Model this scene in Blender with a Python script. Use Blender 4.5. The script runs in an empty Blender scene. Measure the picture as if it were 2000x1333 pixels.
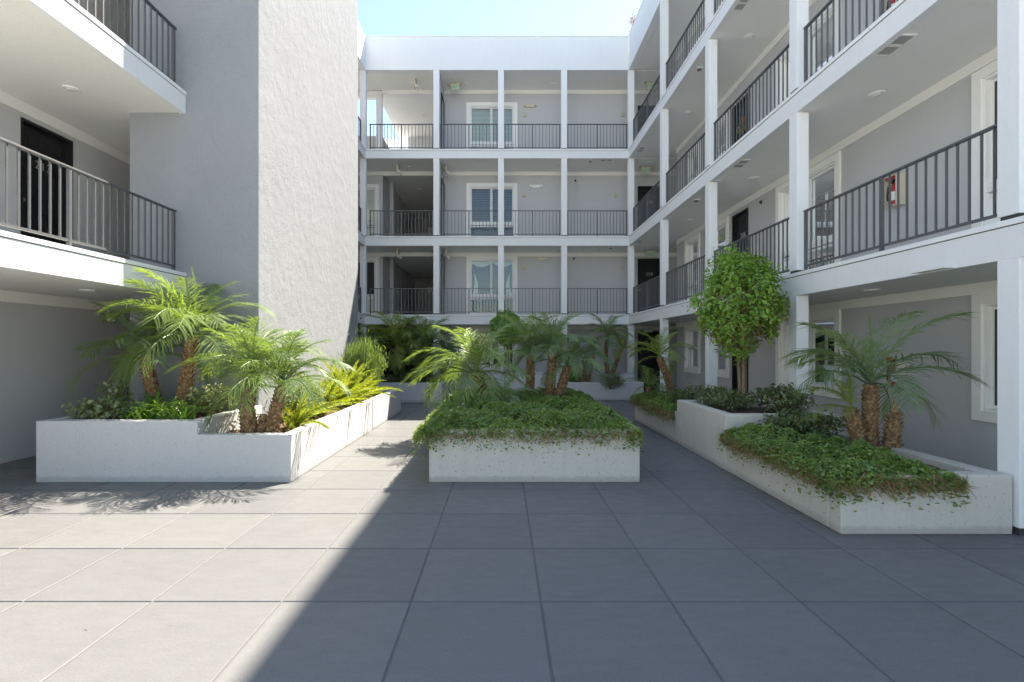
import bpy, math, random
import numpy as np
from mathutils import Matrix, Vector
R = math.radians
random.seed(7)
scene = bpy.context.scene
col = scene.collection

# ------------------------------------------------------------------ camera, sky, sun, exposure
cam_data = bpy.data.cameras.new('camera')
cam = bpy.data.objects.new('camera', cam_data); col.objects.link(cam)
cam.location = (0, 0, 1.5)
cam.rotation_euler = (R(90), 0, 0)
cam_data.sensor_width = 36.0
cam_data.lens = 36.0 * 966 / 2000
cam_data.shift_x = 19 / 2000
cam_data.shift_y = 10 / 2000
cam_data.clip_start = 0.05
cam_data.clip_end = 2000
scene.camera = cam

SUN_DIR = Vector((0.456, 0.52, 1.0)).normalized()       # towards the sun
elev = math.asin(SUN_DIR.z)
azim = math.atan2(SUN_DIR.x, SUN_DIR.y)                 # from +Y towards +X
world = bpy.data.worlds.new("World"); scene.world = world
world.use_nodes = True
wn = world.node_tree
bg = wn.nodes['Background']
sky = wn.nodes.new('ShaderNodeTexSky')
sky.sky_type = 'NISHITA'; sky.sun_disc = False
sky.sun_elevation = elev; sky.sun_rotation = azim
sky.air_density = 1.0; sky.dust_density = 0.25; sky.ozone_density = 2.5
wn.links.new(sky.outputs[0], bg.inputs[0])
bg.inputs[1].default_value = 0.051
sun_data = bpy.data.lights.new('sun', 'SUN')
sun_data.energy = 2.0; sun_data.angle = R(0.55); sun_data.color = (1.0, 0.994, 0.984)
sun = bpy.data.objects.new('sun', sun_data); col.objects.link(sun)
sun.location = (20, 25, 45)
sun.rotation_euler = SUN_DIR.to_track_quat('Z', 'Y').to_euler()
scene.view_settings.view_transform = 'Standard'
scene.view_settings.look = 'None'
scene.view_settings.exposure = 2.98
scene.view_settings.use_white_balance = True
scene.view_settings.white_balance_temperature = 7600
scene.view_settings.white_balance_tint = 10
scene.view_settings.gamma = 1.0
scene.view_settings.use_curve_mapping = False
scene.cycles.max_bounces = 14
scene.cycles.diffuse_bounces = 10
scene.cycles.transparent_max_bounces = 12
scene.cycles.use_denoising = True

# ------------------------------------------------------------------ helpers
class MB:
    """collects polygons; build() links them as ONE mesh object"""
    def __init__(s, M=None): s.v = []; s.f = []; s.M = M
    def add(s, vs, fs):
        b = len(s.v)
        s.v += [tuple(s.M @ Vector(p)) for p in vs] if s.M else [tuple(p) for p in vs]
        s.f += [tuple(i + b for i in f) for f in fs]
        return s
    def box(s, a, b):
        x0, x1 = sorted((a[0], b[0])); y0, y1 = sorted((a[1], b[1])); z0, z1 = sorted((a[2], b[2]))
        return s.add([(x0,y0,z0),(x1,y0,z0),(x1,y1,z0),(x0,y1,z0),(x0,y0,z1),(x1,y0,z1),(x1,y1,z1),(x0,y1,z1)],
                     [(0,3,2,1),(4,5,6,7),(0,1,5,4),(1,2,6,5),(2,3,7,6),(3,0,4,7)])
    def tube(s, pts, rad, n=8, cap=True):
        pts = [Vector(p) for p in pts]
        if not isinstance(rad, (list, tuple)): rad = [rad] * len(pts)
        vs = []; fs = []
        for i, p in enumerate(pts):
            t = (pts[min(i+1, len(pts)-1)] - pts[max(i-1, 0)]).normalized()
            a = t.orthogonal() if abs(t.z) > 0.95 else t.cross(Vector((0,0,1)))
            a.normalize(); b = t.cross(a)
            for k in range(n):
                w = 2*math.pi*k/n
                vs.append(p + (a*math.cos(w) + b*math.sin(w)) * rad[i])
        for i in range(len(pts)-1):
            for k in range(n):
                fs.append((i*n+k, i*n+(k+1)%n, (i+1)*n+(k+1)%n, (i+1)*n+k))
        if cap: fs += [tuple(range(n)), tuple(range((len(pts)-1)*n, len(pts)*n))]
        return s.add(vs, fs)
    def lathe(s, prof, n=16):                            # profile of (radius, z) turned about local z
        vs = []; fs = []
        for r, z in prof:
            for k in range(n):
                w = 2*math.pi*k/n; vs.append((r*math.cos(w), r*math.sin(w), z))
        for i in range(len(prof)-1):
            for k in range(n): fs.append((i*n+k, i*n+(k+1)%n, (i+1)*n+(k+1)%n, (i+1)*n+k))
        fs.append(tuple(range(n))); fs.append(tuple(range((len(prof)-1)*n, len(prof)*n)))
        return s.add(vs, fs)
    def mesh(s, name):
        m = bpy.data.meshes.new(name); m.from_pydata(s.v, [], s.f); m.update(); return m
    def build(s, name, mat, parent=None, smooth=False, bevel=0.0):
        m = s.mesh(name)
        return place(name, m, mat, parent, smooth=smooth, bevel=bevel)

def place(name, mesh, mat=None, parent=None, loc=(0,0,0), rot=(0,0,0), scale=(1,1,1), smooth=False, bevel=0.0, local=False):
    o = bpy.data.objects.new(name, mesh); col.objects.link(o)
    if mat and len(mesh.materials) == 0: mesh.materials.append(mat)
    if smooth: mesh.polygons.foreach_set('use_smooth', [True]*len(mesh.polygons))
    o.location = loc; o.rotation_euler = rot; o.scale = scale
    if parent:
        o.parent = parent
        if not local and parent.parent is None:
            o.matrix_parent_inverse = Matrix.Translation(-Vector(parent.location))
    if bevel:
        md = o.modifiers.new('bevel', 'BEVEL'); md.width = bevel; md.segments = 2; md.limit_method = 'ANGLE'
        md.harden_normals = False
    return o

def tag(o, label=None, cat=None, group=None, kind=None):
    if label: o['label'] = label
    if cat: o['category'] = cat
    if group: o['group'] = group
    if kind: o['kind'] = kind
    return o
def thing(name, loc, label, cat, group=None):
    o = bpy.data.objects.new(name, None); col.objects.link(o); o.location = loc; o.empty_display_size = 0.2
    return tag(o, label, cat, group)

def text_mesh(name, cu, mat):
    tmp = bpy.data.objects.new('tmp', cu); col.objects.link(tmp)
    me = bpy.data.meshes.new_from_object(tmp.evaluated_get(bpy.context.evaluated_depsgraph_get()))
    bpy.data.objects.remove(tmp); bpy.data.curves.remove(cu)
    me.name = name; me.materials.clear(); me.materials.append(mat)
    o = bpy.data.objects.new(name, me); col.objects.link(o); return o

# ------------------------------------------------------------------ materials
def mat_base(name):
    m = bpy.data.materials.new(name); m.use_nodes = True
    nt = m.node_tree; p = nt.nodes['Principled BSDF']
    return m, nt, p
def N(nt, t, **kw):
    n = nt.nodes.new(t)
    for k, v in kw.items(): setattr(n, k, v)
    return n
def noise(nt, vec, scale, detail=4, rough=0.55):
    n = N(nt, 'ShaderNodeTexNoise'); n.inputs['Scale'].default_value = scale
    n.inputs['Detail'].default_value = detail; n.inputs['Roughness'].default_value = rough
    if vec: nt.links.new(vec, n.inputs['Vector'])
    return n.outputs[0]
def ramp(nt, fac, stops):
    r = N(nt, 'ShaderNodeValToRGB'); e = r.color_ramp.elements
    while len(e) < len(stops): e.new(0.5)
    for el, (p, c) in zip(e, stops):
        el.position = p; el.color = (*c, 1) if len(c) == 3 else c
    nt.links.new(fac, r.inputs[0]); return r.outputs[0]
def mix(nt, fac, a, b, mode='MIX'):
    m = N(nt, 'ShaderNodeMix', data_type='RGBA', blend_type=mode)
    for s, v in ((0, fac), (6, a), (7, b)):
        if isinstance(v, (int, float)): m.inputs[s].default_value = v
        elif isinstance(v, tuple): m.inputs[s].default_value = (*v, 1)
        else: nt.links.new(v, m.inputs[s])
    return m.outputs[2]
def bump(nt, p, h, strength, dist=0.02):
    b = N(nt, 'ShaderNodeBump'); b.inputs['Strength'].default_value = strength; b.inputs['Distance'].default_value = dist
    nt.links.new(h, b.inputs['Height']); nt.links.new(b.outputs[0], p.inputs['Normal'])
def pos(nt, scale=(1,1,1)):
    g = N(nt, 'ShaderNodeNewGeometry'); mp = N(nt, 'ShaderNodeMapping'); mp.inputs['Scale'].default_value = scale
    nt.links.new(g.outputs['Position'], mp.inputs[0]); return mp.outputs[0]

def sc(c, k): return tuple(min(1, x*k) for x in c)
def stucco(name, c, grain=130, strength=0.35, dist=0.006, var=0.08, trowel=0.0, streak=0.0, streak_col=(0.2,0.18,0.15), pits=0.0, splash=0.0):
    m, nt, p = mat_base(name)
    v = pos(nt)
    base = mix(nt, noise(nt, v, 0.9, 5), sc(c, 1-var), sc(c, 1+var))
    fine = noise(nt, v, grain, 3, 0.6)
    base = mix(nt, 0.22, base, ramp(nt, fine, [(0.3, sc(c, .72)), (0.7, sc(c, 1.12))]))
    if streak:
        vs = pos(nt, (7, 7, 0.5))
        f = ramp(nt, noise(nt, vs, 1.6, 5, 0.62), [(0.5, (0,0,0)), (0.85, (streak,)*3)])
        base = mix(nt, f, base, streak_col)
    if pits:
        f = ramp(nt, noise(nt, v, 42, 2, .5), [(0.655, (0,0,0)), (0.70, (pits,)*3)])
        base = mix(nt, f, base, sc(c, .3))
    if splash:                                   # soil splash and scuffs along the foot of the wall
        g = N(nt, 'ShaderNodeNewGeometry'); sp_ = N(nt, 'ShaderNodeSeparateXYZ'); nt.links.new(g.outputs['Position'], sp_.inputs[0])
        ad = N(nt, 'ShaderNodeMath', operation='MULTIPLY_ADD'); ad.inputs[1].default_value = -.09
        nt.links.new(noise(nt, v, 11, 5, .65), ad.inputs[0]); nt.links.new(sp_.outputs[2], ad.inputs[2])
        f = ramp(nt, ad.outputs[0], [(-0.02 if False else 0.0, (splash*.7,)*3), (.035, (0,0,0))])
        base = mix(nt, f, base, sc(c, .45))
    nt.links.new(base, p.inputs['Base Color'])
    p.inputs['Roughness'].default_value = 0.9; p.inputs['Specular IOR Level'].default_value = 0.2
    h = fine
    if trowel:
        tv = pos(nt, (1.0, 1.0, 0.95))
        t = noise(nt, tv, 5.5, 5, 0.6)
        ad = N(nt, 'ShaderNodeMath', operation='MULTIPLY_ADD'); ad.inputs[1].default_value = trowel
        nt.links.new(t, ad.inputs[0]); nt.links.new(fine, ad.inputs[2]); h = ad.outputs[0]
    bump(nt, p, h, strength, dist)
    return m
def plain(name, c, rough=0.5, metal=0.0, spec=0.5, var=0.05, scale=6):
    m, nt, p = mat_base(name)
    base = mix(nt, noise(nt, pos(nt), scale, 4), sc(c, 1-var), sc(c, 1+var))
    nt.links.new(base, p.inputs['Base Color'])
    p.inputs['Roughness'].default_value = rough; p.inputs['Metallic'].default_value = metal
    p.inputs['Specular IOR Level'].default_value = spec
    return m
M = {}
M['fascia'] = stucco('white_stucco', (.80,.80,.797), 150, .3, .004, .05, streak=.12, streak_col=(.5,.49,.46))
M['cap'] = plain('white_flashing', (.84,.84,.83), .55, var=.03)
M['post'] = stucco('post_stucco', (.83,.83,.83), 140, .35, .005, .04, streak=.06)
M['ceiling'] = stucco('soffit_stucco', (.83,.815,.77), 85, .5, .006, .05)
M['wall'] = stucco('grey_wall_stucco', (.53,.53,.535), 110, .4, .006, .07, trowel=.6)
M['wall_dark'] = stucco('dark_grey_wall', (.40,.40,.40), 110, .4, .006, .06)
M['trim_band'] = stucco('trim_band', (.85,.84,.80), 150, .2, .004, .03)
M['tower'] = stucco('tower_stucco', (.288,.301,.318), 70, .75, .011, .10, trowel=2.4)
M['planter'] = stucco('planter_stucco', (.60,.565,.50), 95, .7, .009, .06, trowel=.5, streak=.28, streak_col=(.36,.33,.27), pits=.6, splash=.6)
M['planter_white'] = stucco('white_planter_stucco', (.54,.54,.54), 95, .7, .009, .05, trowel=.6, streak=.14, streak_col=(.45,.44,.42), pits=.25, splash=.5)
M['rail'] = plain('dark_railing_paint', (.055,.057,.061), .55, spec=1.0, var=.1)
_p = M['rail'].node_tree.nodes['Principled BSDF']; _p.inputs['Coat Weight'].default_value = .6; _p.inputs['Coat Roughness'].default_value = .45
M['joint'] = plain('dark_joint', (.05,.05,.05), .9)
M['trim'] = plain('window_trim_paint', (.86,.85,.82), .55, var=.03)
M['sash'] = plain('white_vinyl', (.78,.78,.76), .35, var=.02)
M['door'] = plain('black_door_paint', (.016,.016,.018), .28, var=.1)
M['door_grey'] = plain('grey_door_paint', (.20,.205,.21), .45, var=.05)
M['brass'] = plain('pale_metal', (.55,.50,.40), .3, 1.0)
M['numbers'] = plain('number_metal', (.62,.60,.56), .35, .6)
M['blind'] = plain('blind_slats', (.84,.86,.83), .5, var=.05)
M['blind_dark'] = plain('brown_blind_slats', (.20,.17,.14), .5, var=.05)
M['curtain'] = plain('curtain_cloth', (.80,.80,.77), .85, var=.06)
M['painted_room_shade'] = plain('painted_room_shade', (.06,.06,.065), .9)  # near-black colour stands in for missing light indoors and in the ground-floor passage
M['screen'] = plain('insect_screen', (.055,.052,.05), .8, var=.1, scale=60)
M['beige'] = plain('beige_plastic', (.50,.43,.28), .5)
M['beige_metal'] = plain('beige_metal', (.58,.53,.42), .5, var=.04)
M['white_plastic'] = plain('white_plastic', (.82,.81,.77), .4)
M['lens'] = plain('light_lens', (.85,.84,.80), .25)
M['red'] = plain('red_enamel', (.42,.02,.025), .3)
M['black'] = plain('black_rubber', (.015,.015,.015), .5)
M['green_letters'] = plain('green_letters', (.16,.46,.27), .4)
M['sign_plate'] = plain('pale_sign_plate', (.62,.64,.54), .4)
M['grille'] = plain('vent_grille', (.46,.46,.44), .6)
M['lamp_metal'] = plain('weathered_lamp_metal', (.22,.21,.19), .5, .5)
M['roof'] = plain('roofing', (.35,.35,.34), .9)

def m_glass(name='window_glass', refl=(.95,.97,1.0), base=0.0):
    m, nt, p = mat_base(name); nt.nodes.remove(p)
    out = nt.nodes['Material Output']
    tr = N(nt, 'ShaderNodeBsdfTransparent'); tr.inputs[0].default_value = (.87,.90,.87,1)
    gl = N(nt, 'ShaderNodeBsdfGlossy'); gl.inputs['Roughness'].default_value = .015; gl.inputs[0].default_value = (*refl,1)
    lw = N(nt, 'ShaderNodeFresnel'); lw.inputs[0].default_value = 1.55
    mp = N(nt, 'ShaderNodeMath', operation='MULTIPLY_ADD'); mp.inputs[1].default_value = 1.1; mp.inputs[2].default_value = base
    nt.links.new(lw.outputs[0], mp.inputs[0])
    ms = N(nt, 'ShaderNodeMixShader'); nt.links.new(mp.outputs[0], ms.inputs[0])
    nt.links.new(tr.outputs[0], ms.inputs[1]); nt.links.new(gl.outputs[0], ms.inputs[2])
    nt.links.new(ms.outputs[0], out.inputs[0]); return m
M['glass'] = m_glass()

def m_tile():
    m, nt, p = mat_base('floor_tile')
    v = pos(nt)
    oi = N(nt, 'ShaderNodeObjectInfo')
    c = (.162,.162,.161)
    base = mix(nt, noise(nt, v, 1.7, 6, .6), sc(c, .90), sc(c, 1.09))
    sw = pos(nt, (2.0, 5.0, 1))
    smear = ramp(nt, noise(nt, sw, 2.2, 7, .68), [(.42, (0,0,0)), (.75, (.55,)*3)])
    base = mix(nt, smear, base, sc(c, 1.16))
    fine = ramp(nt, noise(nt, v, 90, 3, .6), [(.35, (.9,.9,.9)), (.65, (1.06,1.06,1.06))])
    base = mix(nt, 1.0, base, fine, 'MULTIPLY')
    rnd = ramp(nt, oi.outputs['Random'], [(0, (.93,.93,.935)), (1, (1.05,1.05,1.045))])
    base = mix(nt, 1.0, base, rnd, 'MULTIPLY')
    spots = ramp(nt, noise(nt, v, 17, 2, .5), [(.74, (0,0,0)), (.77, (.35,)*3)])
    base = mix(nt, spots, base, sc(c, .6))
    nt.links.new(base, p.inputs['Base Color'])
    rr = ramp(nt, noise(nt, sw, 3.0, 5, .6), [(.3, (.42,)*3), (.7, (.62,)*3)])
    nt.links.new(rr, p.inputs['Roughness']); p.inputs['Specular IOR Level'].default_value = .25
    bump(nt, p, noise(nt, pos(nt, (1,1,1)), 38, 6, .65), .12, .004)
    return m
M['tile'] = m_tile()
M['grout'] = plain('floor_joint', (.128,.128,.127), .8, var=.15, scale=9)
M['ground'] = plain('ground_concrete', (.55,.55,.53), .9, var=.1, scale=.5)  # unseen ground, lightened to bounce fill light into the galleries

def leaf_mat(name, c0, c1, trans=.35, rough=.45, dead=None, attr=True, tint=(1.3,1.35,.45)):
    m, nt, p = mat_base(name)
    out = nt.nodes['Material Output']
    if attr:
        a = N(nt, 'ShaderNodeAttribute', attribute_name='tint'); fac = a.outputs['Fac']
    else:
        fac = N(nt, 'ShaderNodeObjectInfo').outputs['Random']
        nz = noise(nt, pos(nt), 3.0, 3); ad = N(nt, 'ShaderNodeMath', operation='MULTIPLY_ADD'); ad.inputs[1].default_value = .6; 
        sb = N(nt, 'ShaderNodeMath', operation='SUBTRACT'); sb.inputs[1].default_value = .3
        nt.links.new(nz, ad.inputs[0]); nt.links.new(fac, ad.inputs[2]); nt.links.new(ad.outputs[0], sb.inputs[0]); fac = sb.outputs[0]
    st = [(0, c0), (1, c1)]
    if dead: st = [(0, c0), (.86, c1), (.93, dead), (1, dead)]
    base = ramp(nt, fac, st)
    nt.links.new(base, p.inputs['Base Color'])
    p.inputs['Roughness'].default_value = rough; p.inputs['Specular IOR Level'].default_value = .4
    tb = N(nt, 'ShaderNodeBsdfTranslucent')
    tc = mix(nt, 1.0, base, tint, 'MULTIPLY'); nt.links.new(tc, tb.inputs[0])
    ms = N(nt, 'ShaderNodeMixShader'); ms.inputs[0].default_value = trans
    nt.links.new(p.outputs[0], ms.inputs[1]); nt.links.new(tb.outputs[0], ms.inputs[2]); nt.links.new(ms.outputs[0], out.inputs[0])
    return m
M['frond'] = leaf_mat('palm_frond_leaf', (.15,.22,.09), (.25,.34,.12), .40, .45, attr=False)
M['frond_blue'] = leaf_mat('palm_frond_bluish', (.17,.245,.135), (.26,.35,.17), .42, .45, attr=False)
M['frond_yellow'] = leaf_mat('palm_frond_yellowish', (.20,.28,.075), (.32,.38,.11), .40, .42, attr=False)
M['ball'] = leaf_mat('topiary_leaf', (.11,.23,.04), (.28,.45,.08), .35, .38, dead=(.26,.24,.07))
M['ball_dense'] = leaf_mat('dense_topiary_leaf', (.11,.27,.05), (.23,.43,.085), .3, .5)
M['cover'] = leaf_mat('ground_cover_leaf', (.14,.24,.085), (.30,.41,.15), .45, .38, dead=(.15,.10,.04))
M['cover_dark'] = leaf_mat('dark_shrub_leaf', (.07,.105,.045), (.18,.23,.10), .25, .45, dead=(.13,.10,.045))
M['shrub'] = leaf_mat('grey_green_shrub_leaf', (.13,.18,.09), (.30,.34,.18), .3, .45)
M['feather'] = leaf_mat('feathery_bush_leaf', (.13,.21,.08), (.29,.37,.14), .35, .5)
M['fox'] = leaf_mat('foxtail_fern_needles', (.30,.38,.045), (.52,.56,.08), .4, .5, attr=False, tint=(1.2,1.2,.4))
M['strap'] = leaf_mat('strap_leaf', (.10,.21,.045), (.21,.35,.075), .35, .4, attr=False)
M['twig'] = plain('brown_twigs', (.30,.20,.11), .9, var=.3, scale=20)
M['dead_stems'] = plain('dead_brown_stems', (.30,.165,.075), .9, var=.35, scale=14)
M['bark'] = plain('tree_bark', (.20,.15,.09), .9, var=.3, scale=25)
M['flower'] = plain('pink_flower', (.65,.42,.48), .7, var=.2, scale=30)
def m_trunk():
    m, nt, p = mat_base('palm_trunk'); v = pos(nt)
    b = ramp(nt, noise(nt, v, 28, 5, .7), [(.30, (.06,.032,.017)), (.5, (.24,.135,.065)), (.68, (.52,.37,.22))])
    nt.links.new(b, p.inputs['Base Color']); p.inputs['Roughness'].default_value = .9
    bump(nt, p, noise(nt, v, 60, 4, .7), .8, .01); return m
M['palm_trunk'] = m_trunk()
def m_soil():
    m, nt, p = mat_base('bark_mulch'); v = pos(nt)
    b = ramp(nt, noise(nt, v, 30, 5, .7), [(.3, (.05,.03,.02)), (.55, (.17,.10,.06)), (.75, (.34,.24,.16))])
    nt.links.new(b, p.inputs['Base Color']); p.inputs['Roughness'].default_value = .95
    bump(nt, p, noise(nt, v, 45, 5, .7), 1.0, .03); return m
M['soil'] = m_soil()
M['chip'] = plain('mulch_chip', (.24,.15,.09), .9, var=.5, scale=12)

# ------------------------------------------------------------------ dimensions (metres)
FL = [0.0, 2.52, 5.05, 7.86]           # gallery floors (cap tops)
CE = [2.22, 4.76, 7.58, 10.43]         # fascia bottoms
ROOF = 11.48
XR, XL, YB = 4.08, -4.42, 15.96        # courtyard faces
WR, WL, WB = 5.40, -6.40, 17.25        # inner walls
FLOOR = ['ground', 'second', 'third', 'top']

# ------------------------------------------------------------------ ground and tiled floor
tag(MB().box((-400,-400,-.4), (400,400,-.05)).build('ground', M['ground']), 'concrete ground around the apartment building', None, None, 'structure')
fl = MB().box((-8,1.3,-.049), (8,22,-.006)).build('courtyard_floor', M['grout'])
tag(fl, 'large square grey floor tiles of the courtyard with recessed joints', None, None, 'structure')
T = .762
tm = MB()
g = .0065; e = .004
a = T/2 - g
tm.add([(-a,-a,-.012),(a,-a,-.012),(a,a,-.012),(-a,a,-.012),(-a,-a,-.003),(a,-a,-.003),(a,a,-.003),(-a,a,-.003),
        (-a+e,-a+e,0),(a-e,-a+e,0),(a-e,a-e,0),(-a+e,a-e,0)],
       [(0,1,5,4),(1,2,6,5),(2,3,7,6),(3,0,4,7),(4,5,9,8),(5,6,10,9),(6,7,11,10),(7,4,8,11),(8,9,10,11)])
tmesh = tm.mesh('tile')
under = [(-5.0,5.6,-2.45,11.2), (-.7,5.6,1.4,9.4), (2.8,4.1,4.0,9.9), (-4.2,13.2,-1.7,15.3), (1.9,13.75,3.8,15.3)]
for i in range(-8, 8):
    for j in range(-2, 19):
        if 2.905 + (j+1)*T < 1.4: continue
        x = -.534 + (i+.5)*T; y = 2.905 + (j+.5)*T
        if y > 17 or x > 5.6 or x < -6.8: continue
        if any(x-T/2 > u[0] and x+T/2 < u[2] and y-T/2 > u[1] and y+T/2 < u[3] for u in under): continue
        place('tile', tmesh, M['tile'], fl, (x, y, 0))

# ------------------------------------------------------------------ building pieces
def frame_mat(o, u, n):                 # local (u along wall, d outwards, z up) -> world
    u = Vector(u); n = Vector(n)
    return Matrix(((u.x, n.x, 0, o[0]), (u.y, n.y, 0, o[1]), (0, 0, 1, o[2]), (0, 0, 0, 1)))

def wall_holes(mb, u0, u1, z0, z1, holes, d0, d1):      # in the local frame of mb
    holes = sorted(holes); cur = u0
    for (a, b, lo, hi) in holes:
        if a > cur: mb.box((cur, d0, z0), (a, d1, z1))
        if lo > z0: mb.box((a, d0, z0), (b, d1, lo))
        if hi < z1: mb.box((a, d0, hi), (b, d1, z1))
        cur = b
    if cur < u1: mb.box((cur, d0, z0), (u1, d1, z1))

def rect_frame(mb, u0, u1, z0, z1, w, d0, d1, wb=None):
    wb = w if wb is None else wb
    mb.box((u0, d0, z0), (u0+w, d1, z1)); mb.box((u1-w, d0, z0), (u1, d1, z1))
    mb.box((u0+w, d0, z1-w), (u1-w, d1, z1))
    if wb > 0: mb.box((u0+w, d0, z0), (u1-w, d1, z0+wb))

def slats(mb, u0, u1, z0, z1, d, pitch=.045, tilt=.006, half=.021):
    z = z0
    while z < z1:
        mb.add([(u0, d-tilt, z+half), (u1, d-tilt, z+half), (u1, d+tilt, z-half), (u0, d+tilt, z-half)], [(0,1,2,3)])
        z += pitch
def drape(mb, u0, u1, z0, z1, d, amp=.03, waves=9):
    n = waves*6; vs = []; fs = []
    for i in range(n+1):
        t = i/n; u = u0 + (u1-u0)*t
        dd = d + amp*math.sin(t*waves*2*math.pi) + amp*.4*math.sin(t*waves*4.7+1)
        vs += [(u, dd, z0), (u, dd*1.0, z1)]
    for i in range(n): fs.append((2*i, 2*i+2, 2*i+3, 2*i+1))
    mb.add(vs, fs)

def window(bld, o, u, n, w, z0, z1, kind, cover, transom=None):
    """o: world point at the wall face, window spans u in [0,w]; returns the hole. window > pane, sash, blind"""
    Mx = frame_mat(o, u, n); tw = .115
    mb = MB(Mx)
    rect_frame(mb, 0, w, z0, z1, tw, -.05, .035)
    rect_frame(mb, tw, w-tw, z0+tw, z1-tw, .03, -.12, .012)
    f = mb.build('window', M['trim'], bld, bevel=.004)
    i0, i1 = tw+.03, w-tw-.03; lo, hi = z0+tw+.03, z1-tw-.03
    sm = MB(Mx); parts = []
    if transom:
        sm.box((i0, -.11, transom-.07), (i1, .0, transom+.02)); sm.box((i0, -.10, transom-.13), (i1, -.03, transom-.085))
        parts.append((i0, i1, lo, transom-.13)); lo2 = transom+.02
    else: lo2 = lo
    if kind == 'slider':
        c = (i0+i1)/2
        rect_frame(sm, i0, c+.022, lo2, hi, .04, -.10, -.055)
        rect_frame(sm, c+.0225, i1, lo2, hi, .04, -.075, -.03)
        parts += [(i0+.04, c-.018, lo2+.04, hi-.04), (c+.0625, i1-.04, lo2+.04, hi-.04)]
    elif kind == 'hung':
        c = (lo2+hi)/2
        rect_frame(sm, i0, i1, c+.0225, hi, .035, -.10, -.055)
        rect_frame(sm, i0, i1, lo2, c+.022, .035, -.075, -.03)
        parts += [(i0+.035, i1-.035, c+.0575, hi-.035), (i0+.035, i1-.035, lo2+.035, c-.013)]
    else:
        rect_frame(sm, i0, i1, lo2, hi, .04, -.10, -.05); parts.append((i0+.04, i1-.04, lo2+.04, hi-.04))
    sm.build('sash', M['sash'], f, bevel=.003)
    for (a, b, c_, d) in parts:
        MB(Mx).box((a-.003, -.085, c_-.003), (b+.003, -.08, d+.003)).build('pane', M['glass'], f)
    if cover == 'screen':
        a, b, c_, d = parts[-2] if kind == 'slider' else parts[-1]
        MB(Mx).box((a, -.052, c_), (b, -.05, d)).build('insect_screen', M['screen'], f)
        cover = 'blind'
    cv = MB(Mx)
    if cover in ('blind', 'brown'):
        slats(cv, i0+.01, i1-.01, lo+.02, hi, -.135, *((.045,) if cover == 'blind' else (.06, .02, .018))); cv.build('blind', M['blind' if cover == 'blind' else 'blind_dark'], f)
    elif cover == 'curtain':
        drape(cv, i0+.01, i1-.01, lo, hi, -.17); cv.build('curtain', M['curtain'], f, smooth=True)
    elif cover == 'swag':                       # tied-back drapes with a swag along the top
        for (s0, s1) in ((i0, (i0+i1)/2), (i1, (i0+i1)/2)):
            n_ = 20; vs = []; fs = []
            for k in range(n_+1):
                t = k/n_; z = hi - .02 - (hi-lo2)*t
                edge = s0 + (s1-s0)*(.06 + .34*math.sin(min(1, t*1.0)*math.pi*.55 + .2)**3 * (1-t*.2))
                edge2 = s0 + (s1-s0)*(.30*math.sin(t*math.pi*.9)**1.2 * .6)
                vs += [(edge2, -.2, z), (edge, -.17+.02*math.sin(t*9), z)]
            for k in range(n_): fs.append((2*k, 2*k+1, 2*k+3, 2*k+2))
            cv.add(vs, fs)
        n_ = 24; vs = []; fs = []
        for k in range(n_+1):
            t = k/n_; s = abs(math.sin(t*2*math.pi))**.8
            vs += [(i0+(i1-i0)*t, -.16, hi), (i0+(i1-i0)*t, -.16-.02*s, hi-.06-.16*s)]
        for k in range(n_): fs.append((2*k, 2*k+2, 2*k+3, 2*k+1))
        cv.add(vs, fs)
        cv.build('curtain', M['curtain'], f, smooth=True)
    return (tw, w-tw, z0+tw, z1-tw)

def door(bld, o, u, n, w, z0, h=2.03, number=None, mat='door', knob=1):
    Mx = frame_mat(o, u, n)
    mb = MB(Mx); mb.box((.035, -.13, z0), (w-.035, -.085, z0+h-.035))
    px = [(.16*w, .455*w), (.545*w, .84*w)]
    for (a, b) in px:
        for (c, d) in ((.12, .36), (.42, .70), (.76, .93)):
            rect_frame(mb, a, b, z0+c*h, z0+d*h, .018, -.085, -.076)
            mb.box((a+.05, -.085, z0+c*h+.05), (b-.05, -.079, z0+d*h-.05))
    d = mb.build('door', M[mat], bld, bevel=.003)
    fr = MB(Mx); rect_frame(fr, 0, w, z0, z0+h, .035, -.15, .006, 0); fr.box((.035, -.15, z0), (w-.035, -.02, z0+.02))
    fr.build('door_frame', M[mat], d)
    kx = .09*w if knob < 0 else .91*w
    kn = MB(Mx @ Matrix.Translation((kx, -.085, z0+.95)) @ Matrix.Rotation(R(-90), 4, 'X'))
    kn.lathe([(.03,0),(.03,.008),(.012,.012),(.012,.035),(.026,.045),(.028,.06),(.018,.07)], 12)
    kn.build('knob', M['brass'], d, smooth=True)
    if number:
        cu = bpy.data.curves.new('number', 'FONT'); cu.body = number; cu.size = .155; cu.extrude = .004
        cu.align_x = 'CENTER'; cu.space_character = 1.12; cu.offset = -.002
        t = text_mesh('number', cu, M['numbers'])
        nn = Vector((n[0], n[1], 0))
        right = nn.cross(Vector((0,0,1))) * -1
        m3 = Matrix((right, Vector((0,0,1)), nn)).transposed().to_4x4()
        c = Mx @ Vector((w/2, -.07, z0+h*.715))
        t.parent = d; t.matrix_local = Matrix.Translation(c) @ m3
        return (.0, w, z0, z0+h)
    return (.0, w, z0, z0+h)

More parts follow.
